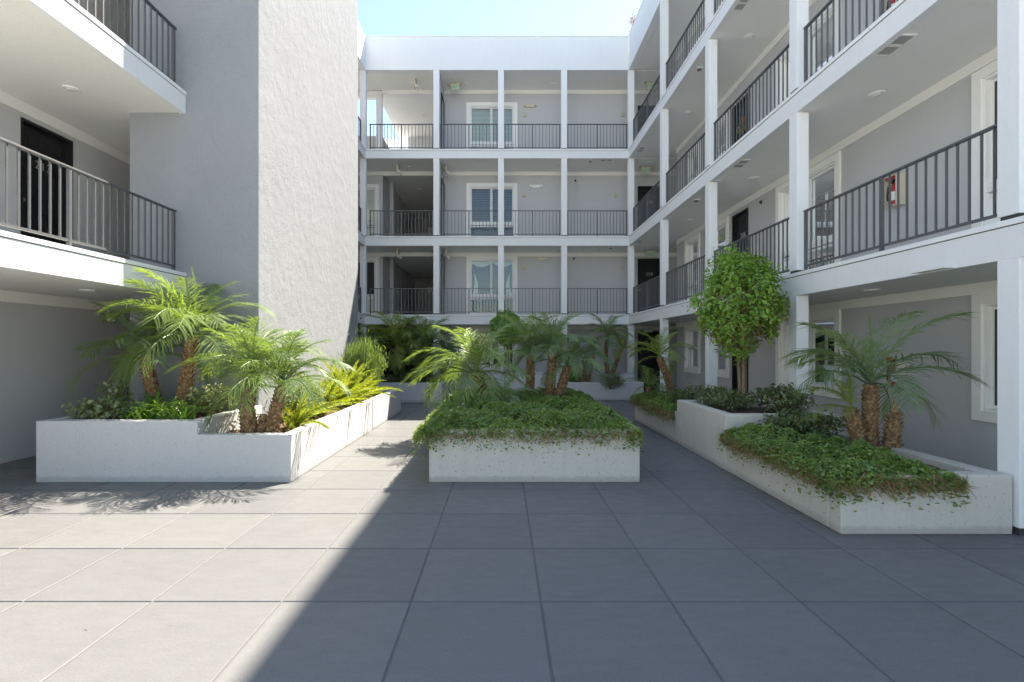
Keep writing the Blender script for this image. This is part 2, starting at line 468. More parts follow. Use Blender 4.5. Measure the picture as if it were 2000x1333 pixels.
bal_mesh = MB().box((-.008,-.008,0), (.008,.008,1)).mesh('baluster'); bal_mesh.materials.append(M['rail'])
post_mesh = MB().box((-.017,-.017,0), (.017,.017,1)).mesh('rail_post'); post_mesh.materials.append(M['rail'])
def railing(bld, a, b, z, ext=(.05,.05), mids=1, h=.86, spacing=.112):
    a = Vector(a); b = Vector(b); L = (b-a).length; u = (b-a)/L
    Mx = frame_mat((a.x, a.y, z), (u.x, u.y), (-u.y, u.x))
    top = MB(Mx); top.box((-ext[0], -.024, h-.022), (L+ext[1], .024, h)); 
    r = top.build('railing', M['rail'], bld, bevel=.003)
    MB(Mx).box((0, -.014, .075), (L, .014, .10)).build('bottom_rail', M['rail'], r)
    ps = [0.0, L] + [L*(k+1)/(mids+1) for k in range(mids)]
    for s in ps:
        p = a + u*s; place('rail_post', post_mesh, None, r, (p.x, p.y, z), (0,0,math.atan2(u.y,u.x)), (1,1,h-.022))
    segs = sorted(ps)
    for s0, s1 in zip(segs[:-1], segs[1:]):
        n = max(2, round((s1-s0)/spacing))
        for k in range(1, n):
            p = a + u*(s0 + (s1-s0)*k/n)
            place('baluster', bal_mesh, None, r, (p.x, p.y, z+.10), (0,0,math.atan2(u.y,u.x)), (1,1,h-.122))
    return r

def fascia(bld, o, u, n, L, z0, z1, cap=True):
    Mx = frame_mat(o, u, n)
    f = MB(Mx).box((0, -.08, z0-.02), (L, 0, z1-.055 if cap else z1)).build('fascia', M['fascia'], bld, bevel=.004)
    if cap:
        MB(Mx).box((0, -.30, z1-.048), (L, .012, z1)).build('cap', M['cap'], bld, bevel=.003)
        MB(Mx).box((0, -.07, z1-.0555), (L, -.004, z1-.0475)).build('joint_strip', M['joint'], bld)

def gallery_post(bld, cx, cy, w=.18, d=.17, levels=(0,1,2,3)):
    for k in levels:
        gap = .06 if k == 0 else .035
        MB().box((cx-d/2, cy-w/2, FL[k]+gap), (cx+d/2, cy+w/2, CE[k]-.018)).build('post', M['post'], bld, bevel=.006)
        MB().box((cx-d/2+.015, cy-w/2+.015, FL[k]-.005), (cx+d/2-.015, cy+w/2-.015, FL[k]+gap+.002)).build('post_base', M['joint'], bld)

# ================================================================== RIGHT BUILDING
rb = thing('apartment_wing', (7.2, 7, 0), 'white and grey right-hand apartment wing with four storeys of open railed galleries', 'building')
y0 = 1.6
for k in range(4):
    z1 = FL[k+1]-.04 if k < 3 else ROOF-.35
    MB().box((XR+.08, y0, CE[k]), (10, YB, z1)).build('gallery_slab', M['ceiling'], rb)
    if k < 3: fascia(rb, (XR, YB, 0), (0,-1), (-1,0), YB-y0, CE[k], FL[k+1])
par = MB().box((XR, y0, CE[3]-.02), (XR+.2, YB, ROOF)).build('parapet', M['fascia'], rb, bevel=.006)
MB().box((XR-.015, y0, ROOF+.002), (XR+.22, YB, ROOF+.03)).build('coping', M['cap'], par)
posts_r = [12.72, 9.86, 6.945, 3.99, 1.72]
for py in posts_r: gallery_post(rb, XR+.085, py)
holes = {k: [] for k in range(4)}
# (y near, y far, kind)
covers = {1: ['screen', 'curtain', 'blind', 'blind'], 0: ['screen', 'curtain', 'blind', 'blind'], 2: ['blind', 'blind', 'blind', 'blind'], 3: ['blind', 'blind', 'blind', 'blind']}
for k in range(4):
    for i, (ya, yb, kd) in enumerate(((3.95, 5.66, 'slider'), (7.88, 9.72, 'slider'), (11.78, 12.92, 'hung'), (13.48, 14.60, 'hung'))):
        za = FL[k] + (.66 if i < 2 else .74) if k == 0 else FL[k] + .03
        zb = FL[k] + 2.09
        h = window(rb, (WR, yb, 0), (0,-1), (-1,0), yb-ya, za, zb, kd, covers[k][i], FL[k]+.76 if k else None)
        holes[k].append((yb-h[1], yb-h[0], h[2], h[3]))
    door(rb, (WR, 11.62, 0), (0,-1), (-1,0), .77, FL[k], 2.03, {1: '206'}.get(k), knob=1)
    holes[k].append((10.85, 11.62, FL[k], FL[k]+2.03))
    w = MB(frame_mat((WR, 0, 0), (0,1), (-1,0)))
    wall_holes(w, y0, 15.3, FL[k]-.04 if k else 0, CE[k], holes[k], -.2, 0)
    w.build('wall', M['wall'], rb)
    MB().box((WR-.025, y0, CE[k]-.135), (WR+.05, 15.3, CE[k]-.002)).build('trim_band', M['trim_band'], rb, bevel=.004)
    MB().box((6.35, 15.1, FL[k]-.04 if k else 0), (6.5, WB, CE[k])).build('alcove_wall', M['wall'], rb)
    door(rb, (6.35, 17.15, 0), (0,-1), (-1,0), .85, FL[k], 2.03, mat='door_grey')
MB().box((6.0, y0, 0), (6.1, 15.1, 10.5)).build('inner_wall', M['painted_room_shade'], rb)  # dark-coloured backing so the rooms behind the glass look unlit
MB().box((6.1, y0-.02, 0), (10, 15.1, 10.42)).build('outer_block', M['wall'], rb)
ypts = [15.90] + posts_r
for k in (1, 2, 3):
    for yb, ya in zip(ypts[:-1], ypts[1:]):
        if ya < 3: continue
        railing(rb, (XR+.115, yb-.11, 0), (XR+.115, ya+.11, 0), FL[k], (.0, .05) if yb > 15 else (.06,.05))

# ================================================================== BACK BUILDING
bb = thing('apartment_block', (0, 18, 0), 'white and grey apartment block closing the far end of the courtyard, with three railed galleries', 'building')
for k in range(4):
    z1 = FL[k+1]-.04 if k < 3 else ROOF-.35
    MB().box((-10, YB+.08, CE[k]), (XR+5.9, 24 if k < 3 else 21.3, z1)).build('gallery_slab', M['ceiling'], bb) if k < 3 else (
        MB().box((-4.43, YB+.08, CE[k]), (XR+5.9, 21.3, z1)).build('gallery_slab', M['ceiling'], bb),
        MB().box((-10, YB+.08, CE[k]), (-4.431, 17.4, z1)).build('gallery_slab', M['ceiling'], bb))
    if k < 3: fascia(bb, (XL+.001, YB, 0), (1,0), (0,-1), XR-XL-.002, CE[k], FL[k+1])
par = MB().box((XL, YB, CE[3]-.02), (XR, YB+.2, ROOF)).build('parapet', M['fascia'], bb, bevel=.006)
for (a, b) in ((XL+.01, -1.6), (-1.59, 1.1), (1.11, XR-.016)):
    MB().box((a, YB-.015, ROOF+.002), (b, YB+.22, ROOF+.03)).build('coping', M['cap'], par)
posts_b = [XL-.09+.005, -2.13, -.04, 2.0, XR+.09]
for px_ in posts_b: gallery_post(bb, px_, YB+.09, .17, .19)
for k in range(4):
    hs = []
    zf = FL[k]-.04 if k else 0
    cover = ['swag', 'swag', 'brown', 'blind'][k]
    h = window(bb, (.53, WB, 0), (-1,0), (0,-1), 1.78, FL[k]+(.66 if k == 0 else .03), FL[k]+2.13, 'slider', cover, FL[k]+.74 if k else None)
    hs.append((.53-h[1], .53-h[0], h[2], h[3]))
    if k == 3: hs.append((-6.2, -2.03, zf, CE[k]))
    elif k == 0: hs.append((-4.75, -2.03, zf, CE[k]))
    else:
        h = window(bb, (-4.30, WB, 0), (-1,0), (0,-1), 1.1, FL[k]+.03, FL[k]+2.09, 'plain', 'blind' if k == 2 else 'screen', FL[k]+.74)
        hs.append((-4.30-h[1], -4.30-h[0], h[2], h[3]))
        hs.append((-4.17, -2.03, zf, CE[k]))
    num = {0: '108', 1: '208', 2: '308'}.get(k)
    door(bb, (4.72+.86, WB, 0), (-1,0), (0,-1), .86, FL[k], 2.03, num, knob=1)
    hs.append((4.72, 5.58, FL[k], FL[k]+2.03))
    full = [h for h in hs if h[1] == -2.03][0]; hs.remove(full)
    for (a, b) in ((-9.5, full[0]), (-2.03, 6.5)):
        w = MB(frame_mat((0, WB, 0), (1,0), (0,-1)))
        wall_holes(w, a, b, zf, CE[k], [h for h in hs if a <= h[0] and h[1] <= b], -.2, 0)
        w.build('wall', M['wall'], bb)
    MB().box((-6.3 if k < 3 else -4.2, WB-.025, CE[k]-.135), (6.34, WB+.05, CE[k]-.002)).build('trim_band', M['trim_band'], bb, bevel=.004)
    # divider wall between corridor bay and window bay, with a dark door
    MB().box((-2.13, YB+.19, zf), (-2.03, WB-.026, CE[k])).build('divider_wall', M['wall'], bb)
    door(bb, (-2.0, 17.12, 0), (0,-1), (1,0), .76, FL[k], 2.03, knob=1)
    if k < 3:      # corridor running back
        MB().box((-2.03, WB+.2, zf), (-1.85, 23.8, CE[k])).build('corridor_wall', M['wall'], bb)
        xl = -4.17 if k else -4.75
        MB().box((xl-.15, WB+.2, zf), (xl, 23.8, CE[k])).build('corridor_wall', M['wall' if k else 'painted_room_shade'], bb)  # ground-floor passage: its shade is put into the wall colour
        MB().box((xl, 23.6, zf), (-2.03, 23.8, CE[k])).build('corridor_end_wall', M['wall_dark' if k else 'painted_room_shade'], bb)
        MB().box((xl, 18.35, zf), (xl+.13, 18.62, CE[k])).build('pier', M['wall'], bb)
        door(bb, (xl, 20.9, 0), (0,1), (1,0), .85, FL[k], 2.03)
        if k:
            MB().box((-3.55, 23.45, CE[k]-.72), (-2.05, 23.59, CE[k]-.45)).build('duct_box', M['trim_band'], bb)
    MB().box((-1.84, 17.75, zf), (6.5, 17.9, CE[k])).build('inner_wall', M['painted_room_shade'], bb)
MB().box((-9.6, 17.75, 0), (-4.95, 17.9, 7.58)).build('inner_wall', M['painted_room_shade'], bb)
MB().box((-1.80, 17.9, 0), (9, 23.9, 10.40)).build('outer_block', M['wall'], bb)
# open top-floor corner: post, header, end wall and low parapets
MB().box((-4.41, 17.28, FL[3]), (-4.21, 17.45, CE[3]-.02)).build('post', M['post'], bb, bevel=.006)
MB().box((-6.2, 17.26, CE[3]-.24), (-4.211, 17.46, CE[3]-.02)).build('header', M['trim_band'], bb)
MB().box((-4.0, 21.1, 7.8), (-1.85, 21.3, CE[3])).build('corridor_end_wall', M['wall'], bb)
MB().box((-2.03, WB+.2, 7.82), (-1.85, 21.1, CE[3])).build('corridor_wall', M['wall'], bb)
MB().box((-6.8, 18.0, 7.4), (-4.37, 21.2, 9.15)).build('low_parapet', M['wall'], bb)
xs = [XL-.0, -2.13, -.04, 2.0, XR+.09]
for k in (1, 2, 3):
    for a, b in zip(xs[:-1], xs[1:]):
        railing(bb, (a+.13, YB+.12, 0), (b-.13, YB+.12, 0), FL[k], (.03,.03))

# ================================================================== LEFT BUILDING and STAIR TOWER
lb = thing('apartment_wing', (-7.5, 4, 0), 'left-hand apartment wing whose sunlit white gallery edges run into the grey tower', 'building')
TX0, TX1, TY0, TY1 = -5.21, -3.405, 6.91, 11.68
for k in range(4):
    z1 = FL[k+1]-.04 if k < 3 else ROOF-.35
    for (a, b) in ((y0, TY0-.001), (TY1+.001, YB)):
        if k == 3 and a < 5: continue
        if k == 2 and a < 5: z1 = FL[3]-.04
        MB().box((-10, a, CE[k]), (XL-.08, b, z1)).build('gallery_slab', M['ceiling'], lb)
        if k < 3: fascia(lb, (XL, a, 0), (0,1), (1,0), b-a, CE[k], FL[k+1])
    MB().box((-10, TY0-.001, CE[k]), (TX0-.001, TY1+.001, z1)).build('gallery_slab', M['ceiling'], lb)
for (a, b) in ((TY1+.001, YB-.001),):
    MB().box((XL-.2, a, CE[3]-.02), (XL, b, ROOF)).build('parapet', M['fascia'], lb, bevel=.006)
gallery_post(lb, XL-.085, 1.72, levels=(0,1,2))
for k in range(4):
    zf = FL[k]-.04 if k else 0
    hs = []
    if k == 1:
        door(lb, (WL, 6.57, 0), (0,1), (1,0), .80, FL[k], 2.03, '213', knob=-1); hs.append((6.57, 7.37, FL[k], FL[k]+2.03))
    w = MB(frame_mat((WL, 0, 0), (0,1), (1,0)))
    wall_holes(w, y0 if k < 3 else TY1, YB+1.2, zf, CE[k], hs, -.2, 0)
    w.build('wall', M['wall'], lb)
    MB().box((WL-.05, y0 if k < 3 else TY1, CE[k]-.15), (WL+.03, WB-.03, CE[k]-.002)).build('trim_band', M['trim_band'], lb, bevel=.004)
MB().box((-10, TY1, 7.4), (-6.65, 17.2, 10.40)).build('outer_block', M['wall'], lb)
MB().box((-10, y0-.02, 0), (-6.65, 17.2, 7.39)).build('outer_block', M['wall'], lb)
for k in (1, 2, 3):
    if k < 3: railing(lb, (XL-.115, TY0-.09, 0), (XL-.115, 1.9, 0), FL[k], (.04, .05), 2)
    railing(lb, (XL-.115, YB-.12, 0), (XL-.115, TY1+.2, 0), FL[k], (.0, .05), 1)
tw = tag(MB().box((TX0, TY0, -.01), (TX1, TY1, 11.6)).build('stair_tower', M['tower'], bevel=.012), 'tall windowless grey stucco tower with a sunlit side behind the left planter', 'tower')

# far neighbour seen through the open top corner
nb = thing('neighbour_building', (-10, 36, 0), 'pale building beyond the open top-floor corner, seen only through its railing', 'building')
MB().box((-16, 32, 0), (-3, 40, 14.6)).build('wall', M['fascia'], nb)
MB().box((-16.1, 31.9, 14.6), (-2.9, 40.1, 14.85)).build('parapet', M['cap'], nb)

# ------------------------------------------------------------------ planters
def planter_walls(mb, x0, y0, x1, y1, h, t=.14, open_sides=''):
    if 'f' not in open_sides: mb.box((x0, y0, 0), (x1, y0+t, h))
    if 'b' not in open_sides: mb.box((x0, y1-t, 0), (x1, y1, h))
    ya = y0 if 'f' in open_sides else y0+t; yb = y1 if 'b' in open_sides else y1-t
    if 'l' not in open_sides: mb.box((x0, ya, 0), (x0+t, yb, h))
    if 'r' not in open_sides: mb.box((x1-t, ya, 0), (x1, yb, h))
def soil(pl, x0, y0, x1, y1, z, n=40, amp=.03, name='soil'):
    vs = []; fs = []; nx = max(2, int((x1-x0)/.12)); ny = max(2, int((y1-y0)/.12))
    for j in range(ny+1):
        for i in range(nx+1):
            vs.append((x0+(x1-x0)*i/nx, y0+(y1-y0)*j/ny, z+random.uniform(-amp, amp)))
    for j in range(ny):
        for i in range(nx): fs.append((j*(nx+1)+i, j*(nx+1)+i+1, (j+1)*(nx+1)+i+1, (j+1)*(nx+1)+i))
    MB().add(vs, fs).build(name, M['soil'], pl, smooth=True)
def chips(pl, x0, y0, x1, y1, z, n):
    mb = MB()
    for _ in range(n):
        c = Vector((random.uniform(x0,x1), random.uniform(y0,y1), z+random.uniform(0,.03)))
        d = Vector((random.uniform(-1,1), random.uniform(-1,1), random.uniform(-.4,.4))).normalized()*random.uniform(.012,.03)
        s = d.cross(Vector((0,0,1))).normalized()*random.uniform(.006,.013); up = Vector((0,0,.006))
        mb.add([c-d-s, c+d-s*.6, c+d+s, c-d+s*.7, c+up], [(0,1,4),(1,2,4),(2,3,4),(3,0,4)])
    o = mb.build('mulch_chips', M['chip'], pl); o['kind'] = 'stuff'

pl1 = thing('planter', (-3.7, 6, 0), 'long white stucco planter in sun wrapping the foot of the grey tower, stepped in front', 'planter')
m1 = MB()
pf = [(-5.13,0),(-2.324,0),(-2.324,.525),(-3.354,.525),(-3.354,.676),(-5.13,.676)]
m1.add([(x,5.437,z) for x,z in pf]+[(x,5.577,z) for x,z in pf], [(0,1,2,3,4,5),(11,10,9,8,7,6)]+[(k,k+6,(k+1)%6+6,(k+1)%6) for k in range(6)])
m1.build('front_wall', M['planter_white'], pl1, bevel=.010)
m1 = MB(); m1.box((-5.13, 5.5775, 0), (-4.99, 6.905, .675)); m1.build('side_wall', M['planter_white'], pl1, bevel=.010)
m1 = MB(); m1.box((-3.494, 5.5775, 0), (-3.3545, 6.905, .675)); m1.build('step_wall', M['planter_white'], pl1, bevel=.010)
m1 = MB(); m1.box((-4.99, 6.83, 0), (-3.494, 6.905, .674)); m1.build('rear_wall', M['planter_white'], pl1)
m2 = MB(); m2.box((-2.464, 5.5775, 0), (-2.3245, 8.86, .524))
m2.build('low_wall', M['planter_white'], pl1, bevel=.010)
m3 = MB(); m3.box((-2.462, 8.895, 0), (-2.322, 11.36, .535)); m3.box((-3.40, 11.22, 0), (-2.462, 11.36, .535))
m3.build('low_wall', M['planter_white'], pl1, bevel=.012)
MB().box((-2.44, 8.85, 0), (-2.36, 8.905, .50)).build('joint', M['joint'], pl1)
soil(pl1, -4.99, 5.577, -3.494, 6.83, .60); soil(pl1, -3.353, 5.577, -2.464, 6.92, .44); soil(pl1, -3.40, 6.92, -2.464, 11.22, .44)
chips(pl1, -3.33, 5.6, -2.48, 9.5, .45, 1300)

pl2 = thing('planter', (.35, 7.4, 0), 'free-standing grey stucco planter box in the middle of the courtyard, overflowing with ground cover', 'planter')
m = MB(); planter_walls(m, -.805, 5.437, 1.514, 9.5, .59); m.build('planter_wall', M['planter'], pl2, bevel=.012)
soil(pl2, -.665, 5.577, 1.374, 9.36, .52)

pl3 = thing('planter', (3.4, 7, 0), 'long grey stucco planter in shade before the right-hand posts, with a raised middle box', 'planter')
m = MB(); planter_walls(m, 2.69, 3.93, 4.06, 5.95, .475, .14, 'b'); m.build('front_box', M['planter'], pl3, bevel=.014)
m = MB(); planter_walls(m, 2.688, 5.9505, 4.058, 7.62, .675); m.build('raised_box', M['planter'], pl3, bevel=.012)
m = MB(); planter_walls(m, 2.69, 7.6205, 4.06, 10.05, .49, .14, 'f'); m.build('rear_box', M['planter'], pl3, bevel=.012)
soil(pl3, 2.83, 4.07, 3.92, 5.95, .385); soil(pl3, 2.83, 6.09, 3.92, 7.48, .60); soil(pl3, 2.83, 7.62, 3.92, 9.91, .42)

pl4 = thing('planter', (-2.9, 14, 0), 'shaded white planter in the far left corner filled with several palms', 'planter')
m = MB(); planter_walls(m, -4.3, 13.1, -1.6, 15.3, .53); m.build('planter_wall', M['planter_white'], pl4, bevel=.012)
soil(pl4, -4.16, 13.24, -1.74, 15.16, .47)
pl5 = thing('planter', (2, 14.4, 0), 'white two-tier planter under the far block, right of centre', 'planter')
m = MB(); planter_walls(m, 1.81, 13.65, 3.91, 14.2, .50, .12, 'b'); m.build('lower_tier', M['planter_white'], pl5, bevel=.012)
m = MB(); planter_walls(m, -.5, 14.201, 3.80, 15.4, .70, .12); m.build('upper_tier', M['planter_white'], pl5, bevel=.012)
soil(pl5, 1.93, 13.77, 3.79, 14.2, .44); soil(pl5, -.38, 14.32, 3.68, 15.28, .64)

# ------------------------------------------------------------------ foliage helpers
rng = np.random.default_rng(11)
def leaf_cloud(name, C, Nn, size, aspect, mat, parent=None, fold=.25, dirs=None, kind=None, jitter=.35):
    """one folded four-point leaf at each centre C with normal Nn (arrays)"""
    n = len(C); C = np.asarray(C, float); Nn = np.asarray(Nn, float) + 1e-6
    Nn /= np.linalg.norm(Nn, axis=1, keepdims=True)
    D = rng.normal(size=(n,3)) if dirs is None else np.asarray(dirs, float) + rng.normal(size=(n,3))*.15
    D -= Nn*(D*Nn).sum(1, keepdims=True); D /= np.linalg.norm(D, axis=1, keepdims=True)+1e-9
    S = np.cross(Nn, D)
    L = (size*(1+jitter*rng.normal(size=n)).clip(.35, 2))[:,None]
    W = L*aspect
    v = np.empty((n,4,3))
    v[:,0] = C - D*L*.5
    v[:,1] = C + S*W*.5 + Nn*W*fold - D*L*.05
    v[:,2] = C + D*L*.5 - Nn*L*.08
    v[:,3] = C - S*W*.5 + Nn*W*fold - D*L*.05
    idx = (np.arange(n)*4)[:,None] + np.array([0,1,2,0,2,3])[None,:]
    me = bpy.data.meshes.new(name)
    me.vertices.add(n*4); me.vertices.foreach_set('co', v.reshape(-1).astype(np.float32))
    me.loops.add(n*6); me.loops.foreach_set('vertex_index', idx.reshape(-1).astype(np.int32))
    me.polygons.add(n*2); me.polygons.foreach_set('loop_start', (np.arange(n*2)*3).astype(np.int32))
    me.polygons.foreach_set('loop_total', np.full(n*2, 3, np.int32))
    me.update(); me.validate()
    at = me.attributes.new('tint', 'FLOAT', 'FACE')
    ph = np.sin(C[:,0]*4.3+1.1)*np.sin(C[:,1]*3.7+.6) + .6*np.sin(C[:,0]*9.1-C[:,1]*7.7) + .4*np.sin(C[:,2]*15)
    tint = np.where(rng.random(n) < .04, .97, (.62*rng.random(n) + .19 + .16*ph).clip(0, .86 if n > 5000 else .95))
    at.data.foreach_set('value', np.repeat(tint, 2).astype(np.float32))
    o = place(name, me, mat, parent)
    if kind: o['kind'] = kind
    return o
def strands(name, P, D, L, w, mat, parent=None, kind=None, droop=.3):
    """thin two-segment twigs from points P along D"""
    n = len(P); P = np.asarray(P, float); D = np.asarray(D, float); D /= np.linalg.norm(D, axis=1, keepdims=True)+1e-9
    S = np.cross(D, rng.normal(size=(n,3))); S /= np.linalg.norm(S, axis=1, keepdims=True)+1e-9
    L = (L*(.5+rng.random(n)))[:,None]
    bend = rng.normal(size=(n,3))*.18; bend[:,2] -= droop
    v = np.empty((n,5,3))
    v[:,0] = P - S*w; v[:,1] = P + S*w
    mid = P + D*L*.5 + bend*L*.25
    v[:,2] = mid + S*w*.8; v[:,3] = mid - S*w*.8
    v[:,4] = P + D*L + bend*L
    b = (np.arange(n)*5)[:,None]
    idx = np.concatenate([b+np.array([0,1,2,3]), b+np.array([3,2,4])], 1)
    me = bpy.data.meshes.new(name)
    me.vertices.add(n*5); me.vertices.foreach_set('co', v.reshape(-1).astype(np.float32))
    me.loops.add(n*7); me.loops.foreach_set('vertex_index', idx.reshape(-1).astype(np.int32))
    me.polygons.add(n*2)
    ls = np.empty(n*2, np.int32); ls[0::2] = np.arange(n)*7; ls[1::2] = np.arange(n)*7+4
    lt = np.empty(n*2, np.int32); lt[0::2] = 4; lt[1::2] = 3
    me.polygons.foreach_set('loop_start', ls); me.polygons.foreach_set('loop_total', lt)
    me.update(); me.validate()
    o = place(name, me, mat, parent)
    if kind: o['kind'] = kind
    return o

# ---- palm fronds: a few shared meshes
def frond_mesh(e0, e1, L=1.0, pairs=34, ll=.25, seed=0, wid=.0074, spread=1.0):
    rs = random.Random(seed); mb = MB()
    n = 12; pts = []; tang = []
    x = z = 0.0; y = 0.0; sway = rs.uniform(-.12, .12)
    for i in range(n+1):
        t = i/n; el = R(e0 + (e1-e0)*t**1.25)
        d = Vector((math.cos(el), sway*t, math.sin(el))).normalized()
        pts.append(Vector((x, y, z))); tang.append(d)
        x += d.x*L/n; y += d.y*L/n; z += d.z*L/n
    mb.tube(pts, [.011*(1-.8*i/n) + .0015 for i in range(n+1)], 4)
    for i in range(pairs*2):
        side = 1 if i % 2 else -1
        t = .16 + .84*(i/(pairs*2))**.92
        f = t*n; k = min(int(f), n-1); fr = f-k
        p = pts[k].lerp(pts[k+1], fr); d = tang[k].lerp(tang[k+1], fr).normalized()
        sd = Vector((0,1,0)); sd = (sd - d*sd.dot(d)).normalized()*side
        upv = sd.cross(d)*side
        if upv.z < 0: upv = -upv
        ln = ll*(.45 + .75*math.sin(math.pi*min(1, .12+t*.86))**.8)*rs.uniform(.85,1.12)
        ang = (R(62 - 32*t) + rs.uniform(-.2,.2)) * spread
        lift = rs.uniform(-.05, .45)
        dirn = (d*math.cos(ang) + sd*math.sin(ang) + upv*lift*.5).normalized()
        droop = Vector((0,0,-1))*ln*rs.uniform(.10,.42)
        w = upv.cross(dirn).normalized()*wid
        m_ = p + dirn*ln*.5 + droop*.18; tip = p + dirn*ln + droop
        w = w*.9 + upv*wid*.35
        mb.add([p-w*.5, p+w*.5, m_+w, m_-w, tip], [(0,1,2,3),(3,2,4)])
    me = mb.mesh('frond'); return me
FR = {}
for mk in ('frond', 'frond_blue', 'frond_yellow'):
    FR[mk] = {}
    for cls, (e0, e1) in {'spear': (88, 78), 'up': (74, 12), 'arch': (52, -38), 'flat': (28, -45), 'droop': (8, -80)}.items():
        lst = []
        for s in range(2):
            me = frond_mesh(e0+s*5, e1-s*8, seed=hash((cls, s)) % 1000 if False else (len(cls)*7+s*13), ll=.14 if cls == 'spear' else .29, pairs=30 if cls == 'spear' else 31, spread=.38 if cls == 'spear' else 1.0)
            me.materials.append(M[mk]); lst.append(me)
        FR[mk][cls] = lst

def palm_trunk(pts, r0, r1, parent, stub=False):
    mb = MB(); pts = [Vector(p) for p in pts]
    n = 14; P = []
    for i in range(n+1):
        t = i/n*(len(pts)-1); k = min(int(t), len(pts)-2); P.append(pts[k].lerp(pts[k+1], t-k))
    rad = [r0 + (r1-r0)*i/n for i in range(n+1)]
    mb.tube(P, rad, 10)
    L = sum((P[i+1]-P[i]).length for i in range(n))
    rings = max(6, int(L/.042)); kk = 0
    for i in range(rings):
        t = i/rings*n; k = min(int(t), n-1); c = P[k].lerp(P[k+1], t-k); tv = (P[k+1]-P[k]).normalized(); r = rad[k]
        a = tv.orthogonal().normalized(); b = tv.cross(a)
        m = 8
        for j in range(m):
            w = 2*math.pi*(j + .5*(i % 2))/m + random.uniform(-.1,.1)
            o = a*math.cos(w)+b*math.sin(w); s = tv.cross(o)
            q = c + o*r*.93; hw = r*.38; hh = .026; out = random.uniform(.016,.036)
            tip = q + o*out + tv*(hh*1.1+random.uniform(0,.012))
            mb.add([q-s*hw-tv*hh*.2, q-tv*hh, q+s*hw-tv*hh*.2, q+tv*hh*.9, tip], [(0,1,4),(1,2,4),(2,3,4),(3,0,4)])
    return mb.build('trunk', M['palm_trunk'], parent)

def palm(base, crown, r0, r1, count, length, label, group, mk='frond', fronds=None, bias=None, via=None, cls_mix=None, seed=1, droopy=0, parent=None, cat='palm'):
    rs = random.Random(seed)
    p = parent or thing('palm', base, label, cat, group)
    pts = [base] + ([via] if via else []) + [crown]
    palm_trunk(pts, r0, r1, p)
    c = Vector(crown)
    specs = []
    if fronds: specs = list(fronds)
    for i in range(count):
        t = i/max(1, count-1)
        cls = 'up' if t < .30 else 'arch' if t < .62 else 'flat' if t < .86-droopy else 'droop'
        az = i*137.5 + rs.uniform(-14, 14) + seed*40
        specs.append((cls, az, rs.uniform(.84, 1.1)))
    for cls, az, k in specs:
        o = place('frond', rs.choice(FR[mk][cls]), None, p, c + Vector((0,0,rs.uniform(-.03,.03))), (rs.uniform(-.12,.12), rs.uniform(-.10,.10), R(az)),
                  (length*k,)*3)
    return p

# ---- left planter palms
GP = 'palms growing in the courtyard planters'
palm((-4.12,6.30,.58), (-3.90,6.22,1.62), .085, .065, 26, 1.0, 'tallest palm of the left planter, sunlit before the grey tower', GP, 'frond', seed=3, via=(-4.0,6.28,1.1), fronds=[('spear', 170, .85), ('spear', 60, .6)])
palm((-4.52,6.50,.58), (-4.66,6.45,1.36), .085, .065, 19, .86, 'shorter palm leaning left at the back of the left planter', GP, 'frond_blue', seed=5)
palm((-2.95,5.80,.42), (-2.98,5.92,1.16), .095, .06, 19, .86, 'thick-trunked palm at the front of the left planter, its bare trunk tip pale', GP, 'frond', seed=8, droopy=-.14, via=(-3.0,5.8,.8))
palm((-2.74,5.82,.42), (-2.62,5.88,1.02), .075, .06, 20, .86, 'right one of the paired palms at the low front corner of the left planter', GP, 'frond', seed=12, droopy=-.14, fronds=[('up', 80, .9), ('up', 200, .85)])
palm((-2.83,5.80,.42), (-2.81,5.82,.70), .05, .04, 0, .5, 'short bare palm stub between the paired palms of the left planter', 'bare palm stubs', seed=2, cat='palm stub')

# ---- centre planter palms
palm((-.15,8.0,.5), (-.42,7.85,1.06), .075, .06, 19, 1.08, 'wide low palm at the left of the middle planter, its left fronds sunlit yellow', GP, 'frond', seed=21, droopy=.1, fronds=[('flat',195,1.1),('flat',172,1.0),('arch',185,1.1),('flat',215,1.05),('droop',262,.9)])
palm((.48,8.6,.5), (.49,8.55,1.40), .075, .06, 21, .82, 'straight single palm at the centre of the middle planter', GP, 'frond_blue', seed=25)
palm((.80,8.45,.5), (.86,8.40,1.42), .085, .065, 21, .86, 'palm with the tall spear frond right of centre in the middle planter', GP, 'frond_blue', seed=29, fronds=[('spear',0,.75),('spear',90,.6)])
palm((.92,8.40,.5), (1.10,8.36,1.16), .085, .06, 16, .72, 'short palm leaning right at the right side of the middle planter', GP, 'frond_blue', seed=33)
palm((.02,7.3,.5), (.03,7.3,.70), .045, .04, 12, .55, 'small young palm low among the ground cover of the middle planter', GP, 'frond_blue', seed=37)

# ---- right planter palms
palm((3.85,5.18,.36), (3.84,5.16,1.10), .074, .060, 5, .95, 'palm with long arching fronds in front of the right-hand wall', GP, 'frond_blue', seed=41,
     fronds=[('spear',100,.78),('spear',250,.5),('up',15,1.05),('arch',2,1.1),('flat',-14,1.02),('droop',-8,.86),('up',165,1.0),('arch',178,1.0),('flat',190,.98),('flat',206,.9),('arch',130,.8),('up',60,.7)])
palm((3.70,5.12,.36), (3.60,5.10,.86), .065, .05, 0, .52, 'small palm with yellowing leaves leaning left beside the right planter palm', GP, 'frond_yellow', seed=45, fronds=[('spear',90,.9),('up',150,1),('arch',172,1.1),('flat',196,1),('arch',120,.9),('up',55,.8),('flat',225,.6),('up',200,.8)])
sp = thing('palm_stub', (4.0,5.05,.36), 'leafless palm stub with a dry pointed tip at the right end of the right planter', 'palm stub', 'bare palm stubs')
palm_trunk([(3.96,5.05,.36), (4.02,5.06,.84)], .085, .05, sp)
